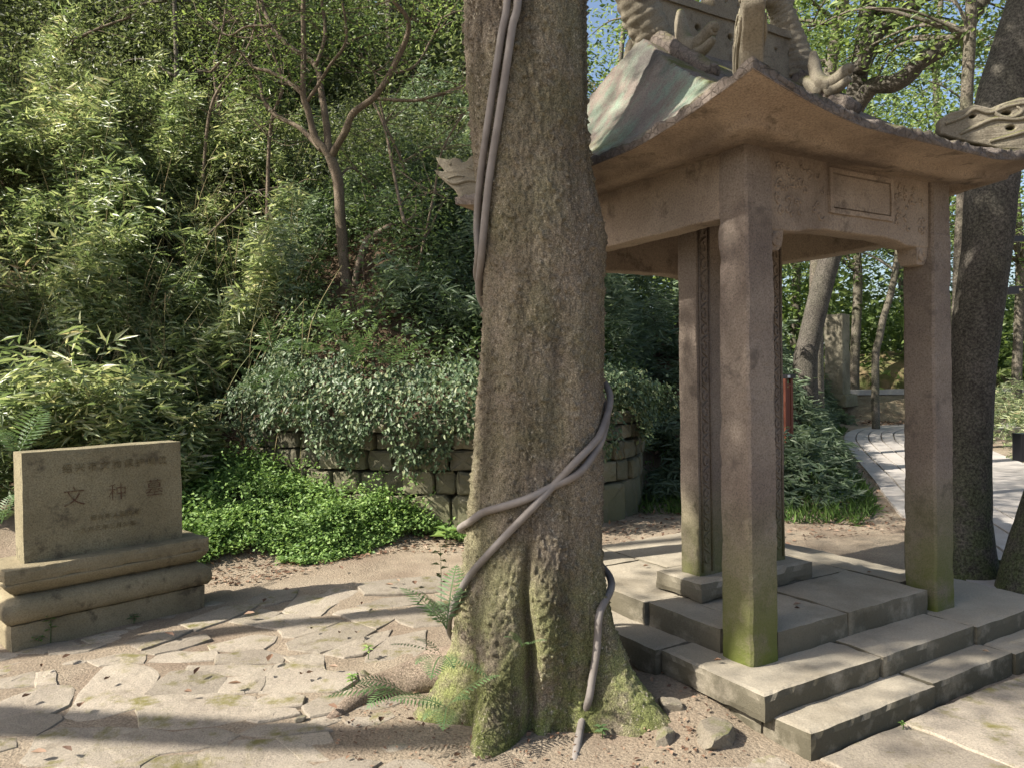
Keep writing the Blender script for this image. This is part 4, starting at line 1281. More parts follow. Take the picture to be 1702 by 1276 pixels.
# trunk cut by the right lower corner of the frame
D = 4.9
pts = traced([(1722, 1010), (1722, 960), (1738, 880), (1765, 780), (1800, 640), (1850, 420), (1910, 100), (1970, -250), (2010, -620)], D); pts[0].z = -.1
rc = empty('corner_tree', (pts[1].x, pts[1].y, 0)); tag(rc, 'grey tree trunk leaning out of the frame at the lower right edge', 'tree')
stem_part('trunk', rc, pts, [pxr(w, D) for w in (140, 110, 92, 86, 84, 80, 70, 58, 44)], m_bark2, 20, 8, .06, 4)
p = np.array(tuple(pts[-1])); c = crown_points(p + [1.0, .3, 1.4], (1.6, 1.6, .9), 36, 4)
spray_leaves('crown', c, 40, (.28, .28, .12), .08, .042, m_spring, rc, offset=rc.location)

def bg_tree(name, label, trace, D, widths, crown_c, crown_r, ntw, per, mat, L=.09, group=None, limbs=(), seed=0, bark_=None, sig=.34, thresh=-.05, seg=10, nb=26):
    pts = traced(trace, D, 0, seed); 
    g = float(terrain(pts[0].x, pts[0].y))
    base = Vector((pts[0].x, pts[0].y, min(g, pts[0].z) - .2))
    if pts[0].z - base.z > .25: pts = [base] + pts; widths = [widths[0] * 1.1] + list(widths)
    o = empty(name, (base.x, base.y, g)); tag(o, label, 'tree', group)
    dd = D if not isinstance(D, (list, tuple)) else D[0]
    bk = bark_ or m_bark4
    stem_part('trunk', o, pts, [pxr(w, dd) for w in widths], bk, seg, 6, .08, 3)
    for li, (tr_, dl, wl_) in enumerate(limbs):
        lp_ = traced(tr_, dl, .0, li)
        stem_part('limb', o, lp_, [pxr(w, dd) for w in wl_], bk, 9, 6, .1, 4)
    if ntw:
        c = crown_points(crown_c, crown_r, ntw, seed + 40, thresh)
        spray_leaves('crown', c, per, (sig, sig, sig * .38), L, L * .5, mat, o, offset=o.location)
        b = Mesh(); rr = random.Random(seed)
        P = [np.array(tuple(q)) for q in pts]
        sel = list(range(len(c))); rr.shuffle(sel)
        for k in sel[:nb]:
            p = c[k]
            cand = [q for q in P if q[2] < p[2] + .5] or [P[-1]]
            a = min(cand[-max(2, len(cand) // 2):], key=lambda q: np.linalg.norm(q - p))
            L_ = np.linalg.norm(p - a)
            mid = (a + p) / 2 + np.array([rr.uniform(-.15, .15) * L_, rr.uniform(-.15, .15) * L_, .12 * L_])
            b.tube(local([a, mid, p], o), [.012 + .010 * L_, .008 + .005 * L_, .006], 6, 4, .1, 5)
        if b.n: tag(b.build('bough', bk, o, True), kind='stuff')
    return o
EX = empty  # noqa
def W3(px, py, d): p = at_d(px, py, d); return (p.x, p.y, p.z)

bg_tree('old_tree', 'dark leaning tree behind the pavilion roof with a long curved limb to the right', [(1338, 610), (1345, 565), (1362, 491), (1380, 425), (1398, 330), (1412, 230), (1425, 140), (1440, 30), (1452, -90), (1470, -260)], 10.5, [40, 36, 35, 34, 33, 31, 30, 26, 24, 18],
        W3(1480, -60, 11), (3.2, 2.4, 1.5), 130, 60, m_spring, .085, seed=1, bark_=m_bark2,
        limbs=[([(1418, 190), (1449, 145), (1484, 140), (1510, 124), (1529, 103), (1562, 84), (1597, 58), (1616, 30), (1640, -10), (1670, -80)], [10.5, 10.3, 10.1, 10, 9.9, 9.8, 9.7, 9.6, 9.5, 9.4], [26, 27, 28, 27, 25, 24, 23, 21, 20, 16]),
               ([(1428, 120), (1451, 66), (1482, 34), (1519, 8), (1560, -30)], 10.2, [24, 24, 22, 21, 18])])
bg_tree('old_tree', 'straight dark trunk beside the right roof beast behind the pavilion', [(1356, 520), (1366, 330), (1374, 200), (1381, 110), (1394, 40), (1404, -20), (1420, -200)], 12.5, [24, 23, 22, 21, 20, 19, 15],
        W3(1330, -40, 12.5), (2.8, 2.5, 1.9), 110, 60, m_spring, .09, seed=2)
bg_tree('old_tree', 'ivy covered trunk close behind the leaning grey tree', [(1590, 640), (1594, 500), (1598, 400), (1602, 300), (1606, 180), (1612, 60), (1620, -120)], 8.5, [22, 22, 21, 20, 19, 18, 14],
        W3(1600, -40, 9.5), (2.4, 2.2, 1.5), 80, 60, m_spring, .085, seed=3)
bg_tree('thin_tree', 'thin curved dark trunk seen through the pavilion near the right column', [(1455, 600), (1462, 560), (1468, 530), (1480, 490), (1488, 450), (1494, 400), (1498, 300)], 18, [12, 12, 11, 11, 10, 10, 7],
        W3(1480, 300, 18), (3.5, 3.0, 2.8), 130, 50, m_spring, .11, seed=4, sig=.45)
far_lab = [
 ('far_tree', 'far leafy tree seen between the front column and the right column', 1420, 610, 23, m_spring, 300, 4.0),
 ('far_tree', 'far bright green tree behind the trunk at the right edge of the photo', 1690, 620, 20, m_spring, 260, 4.2),
 ('far_tree', 'far pale tree filling the sky gap above the right eave', 1560, 610, 27, m_spring, 120, 5.0),
 ('far_tree', 'far tree between the big trunk and the roof gable', 1030, 580, 19, m_spring, 190, 3.2),
 ('far_tree', 'far tree behind the roof ridge left of the tall corner stone', 1190, 590, 24, m_spring, 120, 4.2),
 ('far_tree', 'far tree behind the roof ridge beside the right beast', 1320, 600, 28, m_spring, 130, 4.5),
 ('far_tree', 'dark far tree low behind the inner tablet', 1130, 560, 15, m_dkleaf, 330, 2.6),
 ('far_tree', 'far tree above the mossy mound seen through the pavilion', 1500, 610, 31, m_dkleaf, 430, 5.0),
]
for i, (nm, lab, px, py, d, mt, cy, rad) in enumerate(far_lab):
    cpt = W3(px, cy, d)
    bg_tree(nm, lab, [(px, py), (px + 6, (py + cy) / 2), (px - 4, cy), (px + 8, cy - 160)], d, [16, 14, 11, 7], cpt, (rad, rad * .8, rad * .8), 125, 55, mt, .055 + .0042 * d, 'trees standing behind the pavilion', seed=20 + i, sig=.03 * d, thresh=-.12)
# slim trunks on the hillside
slim = [
 ('pale straight trunk high on the slope just left of the big trunk', [(706, 420), (708, 250), (710, 120), (712, 0), (716, -160)], 15.5, [17, 16, 15, 14, 12], (712, -40), m_shrub),
 ('dim grey trunk on the slope above the broken sapling', [(652, 420), (652, 260), (650, 140), (647, 0), (640, -150)], 14.5, [18, 18, 17, 16, 14], (640, 20), m_dkleaf),
 ('thin pale stem standing in the bamboo at left', [(302, 330), (297, 240), (294, 130), (290, 0), (284, -120)], 12.0, [10, 9, 8, 7, 5], (300, -20), m_shrub),
 ('slim trunk on the slope at the top left corner', [(140, 130), (143, 60), (146, -10), (150, -140)], 15.5, [18, 17, 16, 14], (120, -60), m_shrub),
 ('second slim trunk on the slope right of the top left corner', [(283, 160), (282, 60), (286, -20), (290, -150)], 17.0, [15, 14, 13, 12], (320, -60), m_shrub),
 ('dark slim trunk close to the left edge of the big trunk', [(748, 400), (746, 260), (742, 120), (745, 0), (750, -150)], 17.5, [13, 12, 12, 11, 9], (750, 60), m_dkleaf),
 ('slim trunk rising behind the many branched tree', [(604, 380), (600, 260), (602, 120), (598, 0), (590, -150)], 16.5, [13, 12, 12, 11, 10], (560, 10), m_shrub),
]
for i, (lab, tr_, d, w, cpx, mt) in enumerate(slim):
    bg_tree('slim_tree', lab, tr_, d, w, W3(cpx[0], cpx[1], d), (2.2, 2.0, 1.7), 120, 48, mt, .085, 'slim trees on the hillside', seed=60 + i, bark_=m_bark4, sig=.32, thresh=-.08)

# the many-branched small tree above the wall
D = 9.0
tr0 = traced([(586, 560), (583, 535), (577, 480), (572, 439), (568, 390), (565, 351), (561, 298), (548, 259)], D)
st = empty('branching_tree', (tr0[0].x, tr0[0].y, tr0[0].z)); tag(st, 'small many branched tree with pale slender trunk above the ivy wall', 'tree')
stem_part('trunk', st, tr0, [pxr(w, D) for w in (28, 22, 20, 19, 18, 17, 18, 16)], m_bark3, 12, 5, .14, 7)
LIMBS = [
 ([(549, 262), (537, 246), (523, 228), (512, 184), (504, 154), (505, 88), (504, 20), (506, -60)], [14, 13, 12, 11, 10, 9, 8, 6], 0),
 ([(546, 258), (543, 210), (534, 154), (525, 110), (482, 79), (451, 44), (433, 0), (420, -60)], [13, 12, 11, 10, 9, 8, 7, 5], .5),
 ([(550, 262), (562, 240), (574, 219), (587, 189), (622, 162), (648, 123), (675, 66), (677, 31), (653, 0), (630, -40)], [13, 12, 12, 11, 10, 9, 8, 7, 7, 5], -.5),
 ([(620, 164), (660, 167), (697, 167), (741, 154), (771, 143)], [6, 6, 5, 4, 3], -.3),
 ([(534, 250), (520, 234), (495, 211), (460, 193), (438, 167), (430, 130), (412, 128)], [10, 9, 8, 8, 7, 5, 4], .6),
 ([(504, 158), (480, 138), (447, 119), (420, 112), (394, 84), (350, 120)], [7, 7, 6, 5, 4, 3], .3),
 ([(510, 170), (530, 140), (548, 110), (575, 70), (572, 20), (560, -30)], [6, 6, 5, 5, 4, 3], -.2),
 ([(622, 172), (640, 215), (652, 275), (665, 340), (672, 370)], [4, 4, 5, 5, 6], -.6),
 ([(648, 123), (690, 110), (720, 60), (735, 30)], [5, 4, 4, 3], .2),
 ([(451, 44), (410, 45), (380, 60), (352, 40)], [5, 4, 4, 3], .2),
 ([(560, 300), (580, 280), (600, 290), (640, 330)], [5, 4, 4, 3], .4),
 ([(525, 110), (540, 60), (535, 0), (530, -50)], [6, 6, 5, 4], .1),
 ([(346, 390), (390, 350), (430, 318), (486, 312)], [3, 4, 4, 5], .7),
]
ends = []
for px_, w_, dz in LIMBS:
    n = len(px_); pts = traced(px_, [D + dz * k / (n - 1) * 1.6 for k in range(n)])
    stem_part('limb', st, pts, [pxr(w, D) for w in w_], m_bark3, 8, 5, .14, 7)
    ends += [np.array(tuple(p)) for p in pts[n // 2:]]
rr = random.Random(5); tw = Mesh(); tips = []
for e in ends:
    for q in range(4):
        d = np.array([rr.uniform(-1, 1), rr.uniform(-.8, .8), rr.uniform(-.5, .9)]); d = d / np.linalg.norm(d) * rr.uniform(.25, .75)
        mid = e + d * .5 + np.array([rr.uniform(-.06, .06), 0, rr.uniform(-.06, .06)])
        tw.tube(local([e, mid, e + d], st), [.007, .005, .003], 4, 3); tips += [e + d, mid]
tag(tw.build('twig', m_bark3, st), kind='stuff')
spray_leaves('crown', np.array(tips), 16, (.13, .13, .07), .05, .024, m_spring, st, offset=st.location)
sap = traced([(592, 560), (591, 527), (590, 490), (592, 460), (600, 430), (609, 404), (620, 393), (631, 386), (644, 379), (653, 375)], 8.9)
so = empty('broken_sapling', tuple(sap[0])); tag(so, 'crooked broken off sapling stem bending right beside the branching tree', 'stump')
stem_part('stem', so, sap, [pxr(w, 8.9) for w in (14, 12, 11, 11, 12, 13, 11, 10, 11, 9)], m_bark3, 10, 5, .2, 12)
b = Mesh(); b.tube(local(traced([(606, 408), (603, 440), (606, 470)], 8.85), so), [.01, .008, .004], 6, 4); b.build('side_twig', m_bark3, so, True)

SAP = [
 ('thin bare sapling arching up left of the branching tree', [(440, 330), (448, 230), (470, 140), (440, 60), (428, 0), (420, -60)], 9.6, 7),
 ('thin bare sapling bending over the bamboo toward the top edge', [(330, 300), (348, 190), (392, 112), (420, 60), (432, -20)], 10.2, 6),
 ('dark thin stem leaning between the branching tree and the big trunk', [(700, 430), (690, 360), (668, 270), (640, 205), (622, 120)], 9.6, 6),
 ('twiggy bare shrub stem in the upper left of the slope', [(60, 240), (75, 150), (110, 80), (160, 50), (215, 30)], 11.5, 7),
 ('thin stem crossing the upper slope right of the pale stem', [(352, 330), (372, 240), (356, 120), (372, 40), (380, -40)], 11.0, 6),
 ('slender stem rising just left of the dragon head on the roof corner', [(690, 470), (705, 400), (722, 320), (735, 250), (770, 190)], 8.8, 5),
]
for i, (lab, px_, d, w) in enumerate(SAP):
    n = len(px_); pts = traced(px_, d)
    g = float(terrain(pts[0].x, pts[0].y)); pts[0].z = min(pts[0].z, g + .1)
    o = empty('bare_sapling', (pts[0].x, pts[0].y, g)); tag(o, lab, 'sapling', 'bare saplings on the slope')
    stem_part('stem', o, pts, [pxr(w * (1 - .12 * k), d) for k in range(n)], m_bark3, 7, 5, .12, 8)
    tw = Mesh(); rr = random.Random(90 + i); tp = []
    for p in pts[1:]:
        for q in range(7):
            e = np.array(tuple(p)); dv = np.array([rr.uniform(-1, 1), rr.uniform(-.6, .6), rr.uniform(-.3, .9)]); dv = dv / np.linalg.norm(dv) * rr.uniform(.3, .9)
            tw.tube(local([e, e + dv * .5 + np.array([0, 0, rr.uniform(-.08, .05)]), e + dv], o), [.006, .0045, .002], 4, 3); tp.append(e + dv * .8)
    tag(tw.build('twig', m_bark3, o), kind='stuff')
    spray_leaves('leaves', np.array(tp), 7, (.10, .10, .06), .045, .02, m_spring, o, offset=o.location)

# ------------------------------------------------------------------ unseen trees at left: two read from ground shadows, two added for shade
def shade_tree(name, label, pts, rad, cr, crr, n, per, seed, nb=14):
    o = empty(name, (pts[0][0], pts[0][1], 0)); tag(o, label, 'tree')
    stem_part('trunk', o, [Vector(p) for p in pts], rad, m_bark2, 14, 6, .05, 2)
    c = crown_points(cr, crr, n, seed, .0)
    spray_leaves('crown', c, per, (.32, .32, .14), .09, .045, m_spring, o, offset=o.location)
    b = Mesh(); P = [np.array(p) for p in pts]
    for p in c[::max(1, n // nb)]:
        a = P[-2]; b.tube(local([a, (a + p) / 2 + [0, 0, .3], p], o), [.05, .03, .01], 6, 4, .1, 4)
    tag(b.build('bough', m_bark2, o, True), kind='stuff')
shade_tree('shade_tree', 'leaning tree beyond the left edge that shades the near paving', [(-7.1, 4.0, -.2), (-6.97, 2.9, 2.0), (-6.83, 1.82, 4.05), (-6.71, .89, 5.85), (-6.1, 1.0, 6.35), (-5.4, 1.2, 6.7)], [.17, .15, .13, .11, .07, .05], (-4.6, 1.35, 6.95), (1.25, .75, .55), 62, 55, 2)  # leaning trunk casts the paving band; crown added here to shade the front column
shade_tree('shade_tree', 'slim straight tree beyond the left edge of the photo', [(-5.84, 3.26, -.2), (-6.1, 3.03, 2), (-6.33, 2.81, 4.05), (-6.54, 2.62, 5.85), (-6.8, 2.4, 8), (-6.9, 2.3, 9.3)], [.1, .095, .09, .085, .065, .03], (-7.0, 2.2, 9.6), (1.0, 1.0, .7), 26, 45, 3)
shade_tree('shade_tree', 'unseen tall tree added beyond the left edge to shade the middle slope', [(-7.0, 6.7, .6), (-6.9, 6.7, 3), (-6.6, 6.7, 6), (-6.1, 6.6, 8.3)], [.2, .17, .13, .07], (-5.6, 6.6, 8.4), (2.7, 2.3, 1.3), 105, 55, 5, 24)  # added out of view so its crown darkens the middle slope
shade_tree('shade_tree', 'unseen wide crowned tree added far beyond the left edge to shade the slope foot', [(-13.0, 5.2, .8), (-12.8, 5.2, 3.5), (-12.4, 5.3, 6), (-11.8, 5.4, 7.4)], [.18, .16, .12, .06], (-11.3, 5.5, 7.7), (2.4, 1.2, .8), 60, 55, 8, 18)  # added out of view to keep sun off the slope foot
# ------------------------------------------------------------------ hillside undergrowth
def sample_hill(n, poly_fn, xr, yr):
    out = []
    while len(out) < n:
        q = RNG.uniform([xr[0], yr[0]], [xr[1], yr[1]], (n * 3, 2))
        k = poly_fn(q[:, 0], q[:, 1]); out += list(q[k])
    return np.array(out[:n])
def wline(x): return np.interp(x, WLINE[:, 0], WLINE[:, 1])
def foot(x): return np.interp(x, FOOT[:, 0], FOOT[:, 1])
def bamboo(name, label, n, fn, xr, yr, H, mat, per=6, L=(.10, .20), seed=0, cat='bamboo', lump=.9, rndshift=0.0, hs=None):
    q = sample_hill(n, fn, xr, yr)
    q3 = np.stack([q[:, 0], q[:, 1], np.zeros(n)], 1)
    h = H * np.clip(.7 + .75 * fbm(q3, lump, 2, seed) + .45 * noise(q3, 2.2, seed + 3), .12, 1.7)
    if hs is not None: h = h * hs(q[:, 0], q[:, 1])
    t = RNG.random(n) ** .6
    hole = noise(np.stack([q[:, 0], q[:, 1], h * t], 1), 2.4, seed + 11) + .5 * noise(np.stack([q[:, 0], q[:, 1], h * t], 1), 5.5, seed + 12) > -.12
    q = q[hole]; h = h[hole]; t = t[hole]; n = len(q)
    z = terrain(q[:, 0], q[:, 1]) + h * t
    C = np.stack([q[:, 0], q[:, 1] - .25 * h * t, z], 1)
    az = RNG.uniform(0, 2 * math.pi, n)
    # whole fan leans roughly towards the open side of the slope
    fan = np.stack([np.cos(az), np.sin(az) - .55, RNG.uniform(-.25, .35, n)], 1)
    Cn = np.repeat(C, per, 0); Fd = np.repeat(unit(fan), per, 0)
    m = len(Cn)
    D_ = Fd + RNG.normal(0, .55, (m, 3)) * [1, 1, .6] + [0, 0, -.12]
    P = Cn + RNG.normal(0, .035, (m, 3))
    N = RNG.normal(0, .5, (m, 3)) + [-.55, -.5, .6]
    Ln = RNG.uniform(L[0], L[1], m)
    base = np.repeat(np.clip(.5 + .6 * fbm(C, 1.1, 2, seed + 5), 0, 1), per)
    rnd = np.clip(base * .5 + RNG.random(m) * .62 + rndshift + .12 * np.repeat(t, per) - .12, 0, 1)
    o = leaves(name, P, D_, N, Ln, Ln * RNG.uniform(.14, .21, m), mat, None, .15, .14, rnd, .38)
    return tag(o, label, cat, kind='stuff')
bamboo('bamboo_thicket', 'dwarf bamboo thicket covering the lower hillside on the left', 62000,
       lambda x, y: (y > wline(x) - .25 + (x < -2.9) * -.9) & (y < wline(x) + 7.0) & (x / y < -.30 - .05 * np.sin(y * 4)) & (y > 7.75 + (x > -2.7) * .5 - (x < -2.9) * 9) & (np.abs(x / y) < .78), (-9.5, -1.8), (5.0, 14.5), 1.2, m_bamboo, 5, (.07, .17), 1)
bamboo('bamboo_sprays', 'long drooping bamboo leaf sprays on the outside of the left thicket', 3800,
       lambda x, y: (y > wline(x) - .25 + (x < -2.9) * -.9) & (y < wline(x) + 5.5) & (x / y < -.30) & (y > 7.75 + (x > -2.7) * .5 - (x < -2.9) * 9) & (np.abs(x / y) < .78), (-9.5, -1.8), (5.0, 14.5), 1.5, m_bamboo, 7, (.11, .23), 1, rndshift=-.02)
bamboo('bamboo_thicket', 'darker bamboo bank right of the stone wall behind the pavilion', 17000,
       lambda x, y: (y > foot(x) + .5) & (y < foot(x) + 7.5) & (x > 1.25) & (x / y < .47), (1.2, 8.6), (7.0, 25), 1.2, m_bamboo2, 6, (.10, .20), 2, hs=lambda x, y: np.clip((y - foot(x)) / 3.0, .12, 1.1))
bamboo('bamboo_thicket', 'bamboo and shrubs beyond the far path at right', 5000,
       lambda x, y: (x > 6.15 + (y - 8) * .44) & (x < 11 + (y - 8) * .5), (6, 20), (8.0, 20), 1.0, m_bamboo, 6, (.09, .16), 3, rndshift=.1)

def shrubs(name, label, n, fn, xr, yr, H, mat, L, W, seed, per=14, cat='shrubs', lump=.8, sig=.12):
    q = sample_hill(n, fn, xr, yr)
    q3 = np.stack([q[:, 0], q[:, 1], np.zeros(n)], 1)
    h = H * np.clip(.5 + .8 * fbm(q3, lump, 3, seed), .05, 1.6)
    t = RNG.random(n) ** .7
    C = np.stack([q[:, 0], q[:, 1] - .2 * h * t, terrain(q[:, 0], q[:, 1]) + h * t], 1)
    o = spray_leaves(name, C, per, (sig, sig, sig * .6), L, W, mat, None)
    return tag(o, label, cat, kind='stuff')
shrubs('hillside_shrubs', 'leafy mixed shrubs on the upper hillside above the bamboo', 12000,
       lambda x, y: (y > wline(x) + 2.6) & (y < wline(x) + 12) & (x < .8) & (np.abs(x / y) < .8), (-14, 1.0), (8, 21), 1.6, m_shrub, .065, .032, 5, 12)
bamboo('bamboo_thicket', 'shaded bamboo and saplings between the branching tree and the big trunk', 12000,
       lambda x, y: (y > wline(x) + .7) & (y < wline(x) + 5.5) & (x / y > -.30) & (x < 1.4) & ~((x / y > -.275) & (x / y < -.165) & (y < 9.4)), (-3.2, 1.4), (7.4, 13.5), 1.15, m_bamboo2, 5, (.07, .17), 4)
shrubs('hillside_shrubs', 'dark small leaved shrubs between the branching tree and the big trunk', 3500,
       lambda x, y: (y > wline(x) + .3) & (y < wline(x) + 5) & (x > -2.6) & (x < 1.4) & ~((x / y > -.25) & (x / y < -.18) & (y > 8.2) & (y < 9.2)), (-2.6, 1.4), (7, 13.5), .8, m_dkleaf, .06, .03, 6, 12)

# the wood that closes the view all round
n = 4200
ang = RNG.uniform(-.75, .80, n); dist = RNG.uniform(26, 44, n) ; hh = RNG.random(n) ** 1.25 * (3 + 6 * np.clip(.5 + fbm(np.stack([ang * 12, ang * 0, ang * 0], 1), 1.0, 2, 3), 0, 1))
C = np.stack([np.sin(ang) * dist, np.cos(ang) * dist, 0 * dist], 1); C[:, 2] = terrain(C[:, 0], C[:, 1]) + hh
spl = np.clip(hh / 10, 0, 1)
tag(spray_leaves('far_wood', C, 22, (.8, .8, .4), .30, .17, m_spring, None), 'mass of far green wood closing the view behind everything', 'wood', kind='stuff')
# canes of the bamboo
n = 1100
q = sample_hill(n, lambda x, y: (y > wline(x) - .2) & (y < wline(x) + 5.5) & (x / y < -.28) & (np.abs(x / y) < .76), (-9, -2), (5.5, 13))
b = Mesh(); rr = random.Random(8)
for x, y in q:
    z = float(terrain(x, y)); h = rr.uniform(.5, 1.5); ax = rr.uniform(-.5, .5); ay = rr.uniform(-.6, .1)
    b.tube([(x, y, z), (x + ax * .3 * h, y + ay * .3 * h, z + h * .6), (x + ax * h, y + ay * h, z + h)], [.006, .005, .002], 3, 3, caps=False)
t_ = NT('bamboo_cane'); m_cane = t_.done(t_.mix(t_.ramp(t_.noise(2.5, 3), [(.4, 0.0), (.6, 1.0)]), (.13, .14, .06), (.24, .19, .11)), .5)
tag(b.build('bamboo_canes', m_cane), 'thin tan and green canes standing in the bamboo thicket', 'bamboo canes', kind='stuff')
# upper slope thicket reaching above the frame at left
shrubs('hillside_shrubs', 'tall leafy thicket on the top of the slope at left', 9000,
       lambda x, y: (y > wline(x) + 6) & (y < wline(x) + 15) & (x < 1.5) & (np.abs(x / y) < .85), (-18, 1.5), (10, 26), 4.2, m_shrub, .12, .06, 15, 14, sig=.25)
# ivy over the wall
n = 14000
s = RNG.uniform(.0, 5.0, n)
pts = np.array([tuple(wall_at(a)[0]) for a in s]); nn = np.array([tuple(wall_at(a)[2]) for a in s])
q3 = np.stack([s, np.zeros(n), np.zeros(n)], 1)
low = .90 + .42 * fbm(q3, 1.7, 3, 4) + .24 * noise(q3, 8, 6) - .25 * np.clip(.7 - s, 0, 1)
topz = 1.72 + .55 * fbm(q3, 1.3, 3, 9) - .35 * np.clip((s - 3.2) / 1.5, 0, 1)
t = RNG.random(n)
z = low + (topz - low) * t ** .9
bul = .10 + .34 * np.sin(np.clip((z - .55) / 1.35, 0, 1) * math.pi) * (.55 + 1.1 * fbm(np.stack([s, z, z * 0], 1), 2.6, 3, 3))
back = np.clip(z - 1.35, 0, 1) * 1.1
P = pts + nn * (bul * RNG.random(n) ** .5 - back + RNG.exponential(.025, n))[:, None]; P[:, 2] = z + RNG.normal(0, .03, n)
D_ = nn * .6 + RNG.normal(0, .6, (n, 3)) + [0, 0, -.7]
N = nn * .8 + RNG.normal(0, .45, (n, 3)) + [0, 0, .5]
tag(leaves('ivy', P, D_, N, RNG.uniform(.035, .068, n), RNG.uniform(.022, .036, n), m_ivy, None, .12, .1, RNG.random(n), .45), 'dense small leaved ivy hanging over the top of the stone wall', 'ivy', kind='stuff')

# bright ground cover on the mound between grave marker and wall
n = 24000
q = sample_hill(n, lambda x, y: (y > foot(x) + .02 + .18 * np.sin(x * 5)) & (y < wline(x) - .12) & ((x < -.75) | (y > 6.5)) & (x / y > -.62), (-4.6, -.3), (5.2, 7.9))
q3 = np.stack([q[:, 0], q[:, 1], np.zeros(n)], 1)
dens = fbm(q3, 2.0, 3, 2)
edge = np.clip((q[:, 1] - foot(q[:, 0])) / .35, .15, 1)
keep = (dens > -.55) & (RNG.random(n) < edge + .3)
# a bare leafy patch beside the marker
bare = ((q[:, 0] + 2.3) / .38) ** 2 + ((q[:, 1] - 6.75) / .09) ** 2 < 1
keep &= ~bare
q = q[keep]; q3 = q3[keep]; n = len(q)
h = .22 * np.clip(.6 + .9 * fbm(q3, 3.2, 3, 7), .12, 1.4) * edge[keep]
C = np.stack([q[:, 0], q[:, 1], terrain(q[:, 0], q[:, 1]) + .015 + h * RNG.random(n) ** .4], 1)
per = 5
Cn = np.repeat(C, per, 0); m = len(Cn)
P = Cn + RNG.normal(0, .022, (m, 3)) * [1, 1, .5]
tag(leaves('ground_cover', P, RNG.normal(0, 1, (m, 3)) * [1, 1, .3], RNG.normal(0, .4, (m, 3)) + [-.2, -.25, .9], RNG.uniform(.018, .042, m), RNG.uniform(.014, .030, m), m_cover, None, .1, .12, np.clip(np.repeat(RNG.random(n), per) * .6 + RNG.random(m) * .4, 0, 1), .55),
    'bright green lacy ground cover between the grave marker and the wall', 'plants', kind='stuff')
n2 = 2600
sel = RNG.integers(0, n, n2); C2 = C[sel].copy(); C2[:, :2] += RNG.normal(0, .05, (n2, 2)); hh = RNG.exponential(.07, n2).clip(0, .26)
C2[:, 2] = terrain(C2[:, 0], C2[:, 1]) + h[sel] + hh
Cn = np.repeat(C2, 6, 0); m = len(Cn); P = Cn + RNG.normal(0, .03, (m, 3)) * [1, 1, .8]
tag(leaves('ground_cover', P, RNG.normal(0, 1, (m, 3)) * [1, 1, .5], RNG.normal(0, .5, (m, 3)) + [-.3, -.25, .8], RNG.uniform(.025, .055, m), RNG.uniform(.014, .03, m), m_cover, None, .1, .15, RNG.random(m), .5), 'taller loose sprigs rising out of the bright ground cover', 'plants', kind='stuff')
# grass and low herbs at the bank foot behind the pavilion
n = 14000
q = sample_hill(n, lambda x, y: (y > foot(x) - .05) & (y < foot(x) + 2.0) & (x > 1.0) & (x / y < .56), (1.0, 8), (6.8, 22))
C = np.stack([q[:, 0], q[:, 1], terrain(q[:, 0], q[:, 1])], 1)
tag(leaves('grass', C, RNG.normal(0, .6, (n, 3)) + [0, -.1, .8], RNG.normal(0, .5, (n, 3)) + [0, -1, .3], RNG.uniform(.05, .17, n), RNG.uniform(.006, .014, n), m_grass, None, .1, .3), 'grass and low herbs at the foot of the bank behind the pavilion', 'grass', kind='stuff')

# leaf litter
def litter(name, label, n, fn, xr, yr, size=(.025, .06), lift=.006):
    q = sample_hill(n, fn, xr, yr)
    C = np.stack([q[:, 0], q[:, 1], terrain(q[:, 0], q[:, 1]) + lift + RNG.random(n) * .012], 1)
    L_ = RNG.uniform(size[0], size[1], n)
    return tag(leaves(name, C, RNG.normal(0, 1, (n, 3)) * [1, 1, .16], RNG.normal(0, .3, (n, 3)) + [0, 0, 1], L_, L_ * RNG.uniform(.35, .65, n), m_litter, None, .25, -.1), label, 'dead leaves', kind='stuff')
litter('leaf_litter', 'brown dead leaves strewn along the edge of the green plants', 1600, lambda x, y: (y > foot(x) - .35 + .2 * np.sin(x * 4)) & (y < foot(x) + .5) & (x < -.2) & (x > -4.5), (-4.5, -.2), (4.6, 7.6))
litter('leaf_litter', 'dead leaves over the soil behind the pavilion platform', 3600, lambda x, y: (y > 5.6 + .35 * x) & (y < foot(x) + .9) & (x > .4) & (x / y < .62), (.3, 7), (5.4, 16))
litter('leaf_litter', 'dead leaves covering the shaded hillside soil', 9000, lambda x, y: (y > wline(x) + .1) & (y < wline(x) + 6) & (x > -9) & (x < 3.5), (-9, 3.5), (5.5, 16), (.05, .10))
litter('leaf_litter', 'scraps of dead leaf and bark around the foot of the big tree', 900, lambda x, y: ((x - .1) / .95) ** 2 + ((y - 3.3) / .7) ** 2 < 1, (-1.0, 1.1), (2.5, 4.1), (.010, .03), .004)
litter('leaf_litter', 'dead leaves on the bank beyond the far path', 2500, lambda x, y: (y > 19.0) & (y < 21), (6.5, 14), (19, 21), (.06, .12), .05)
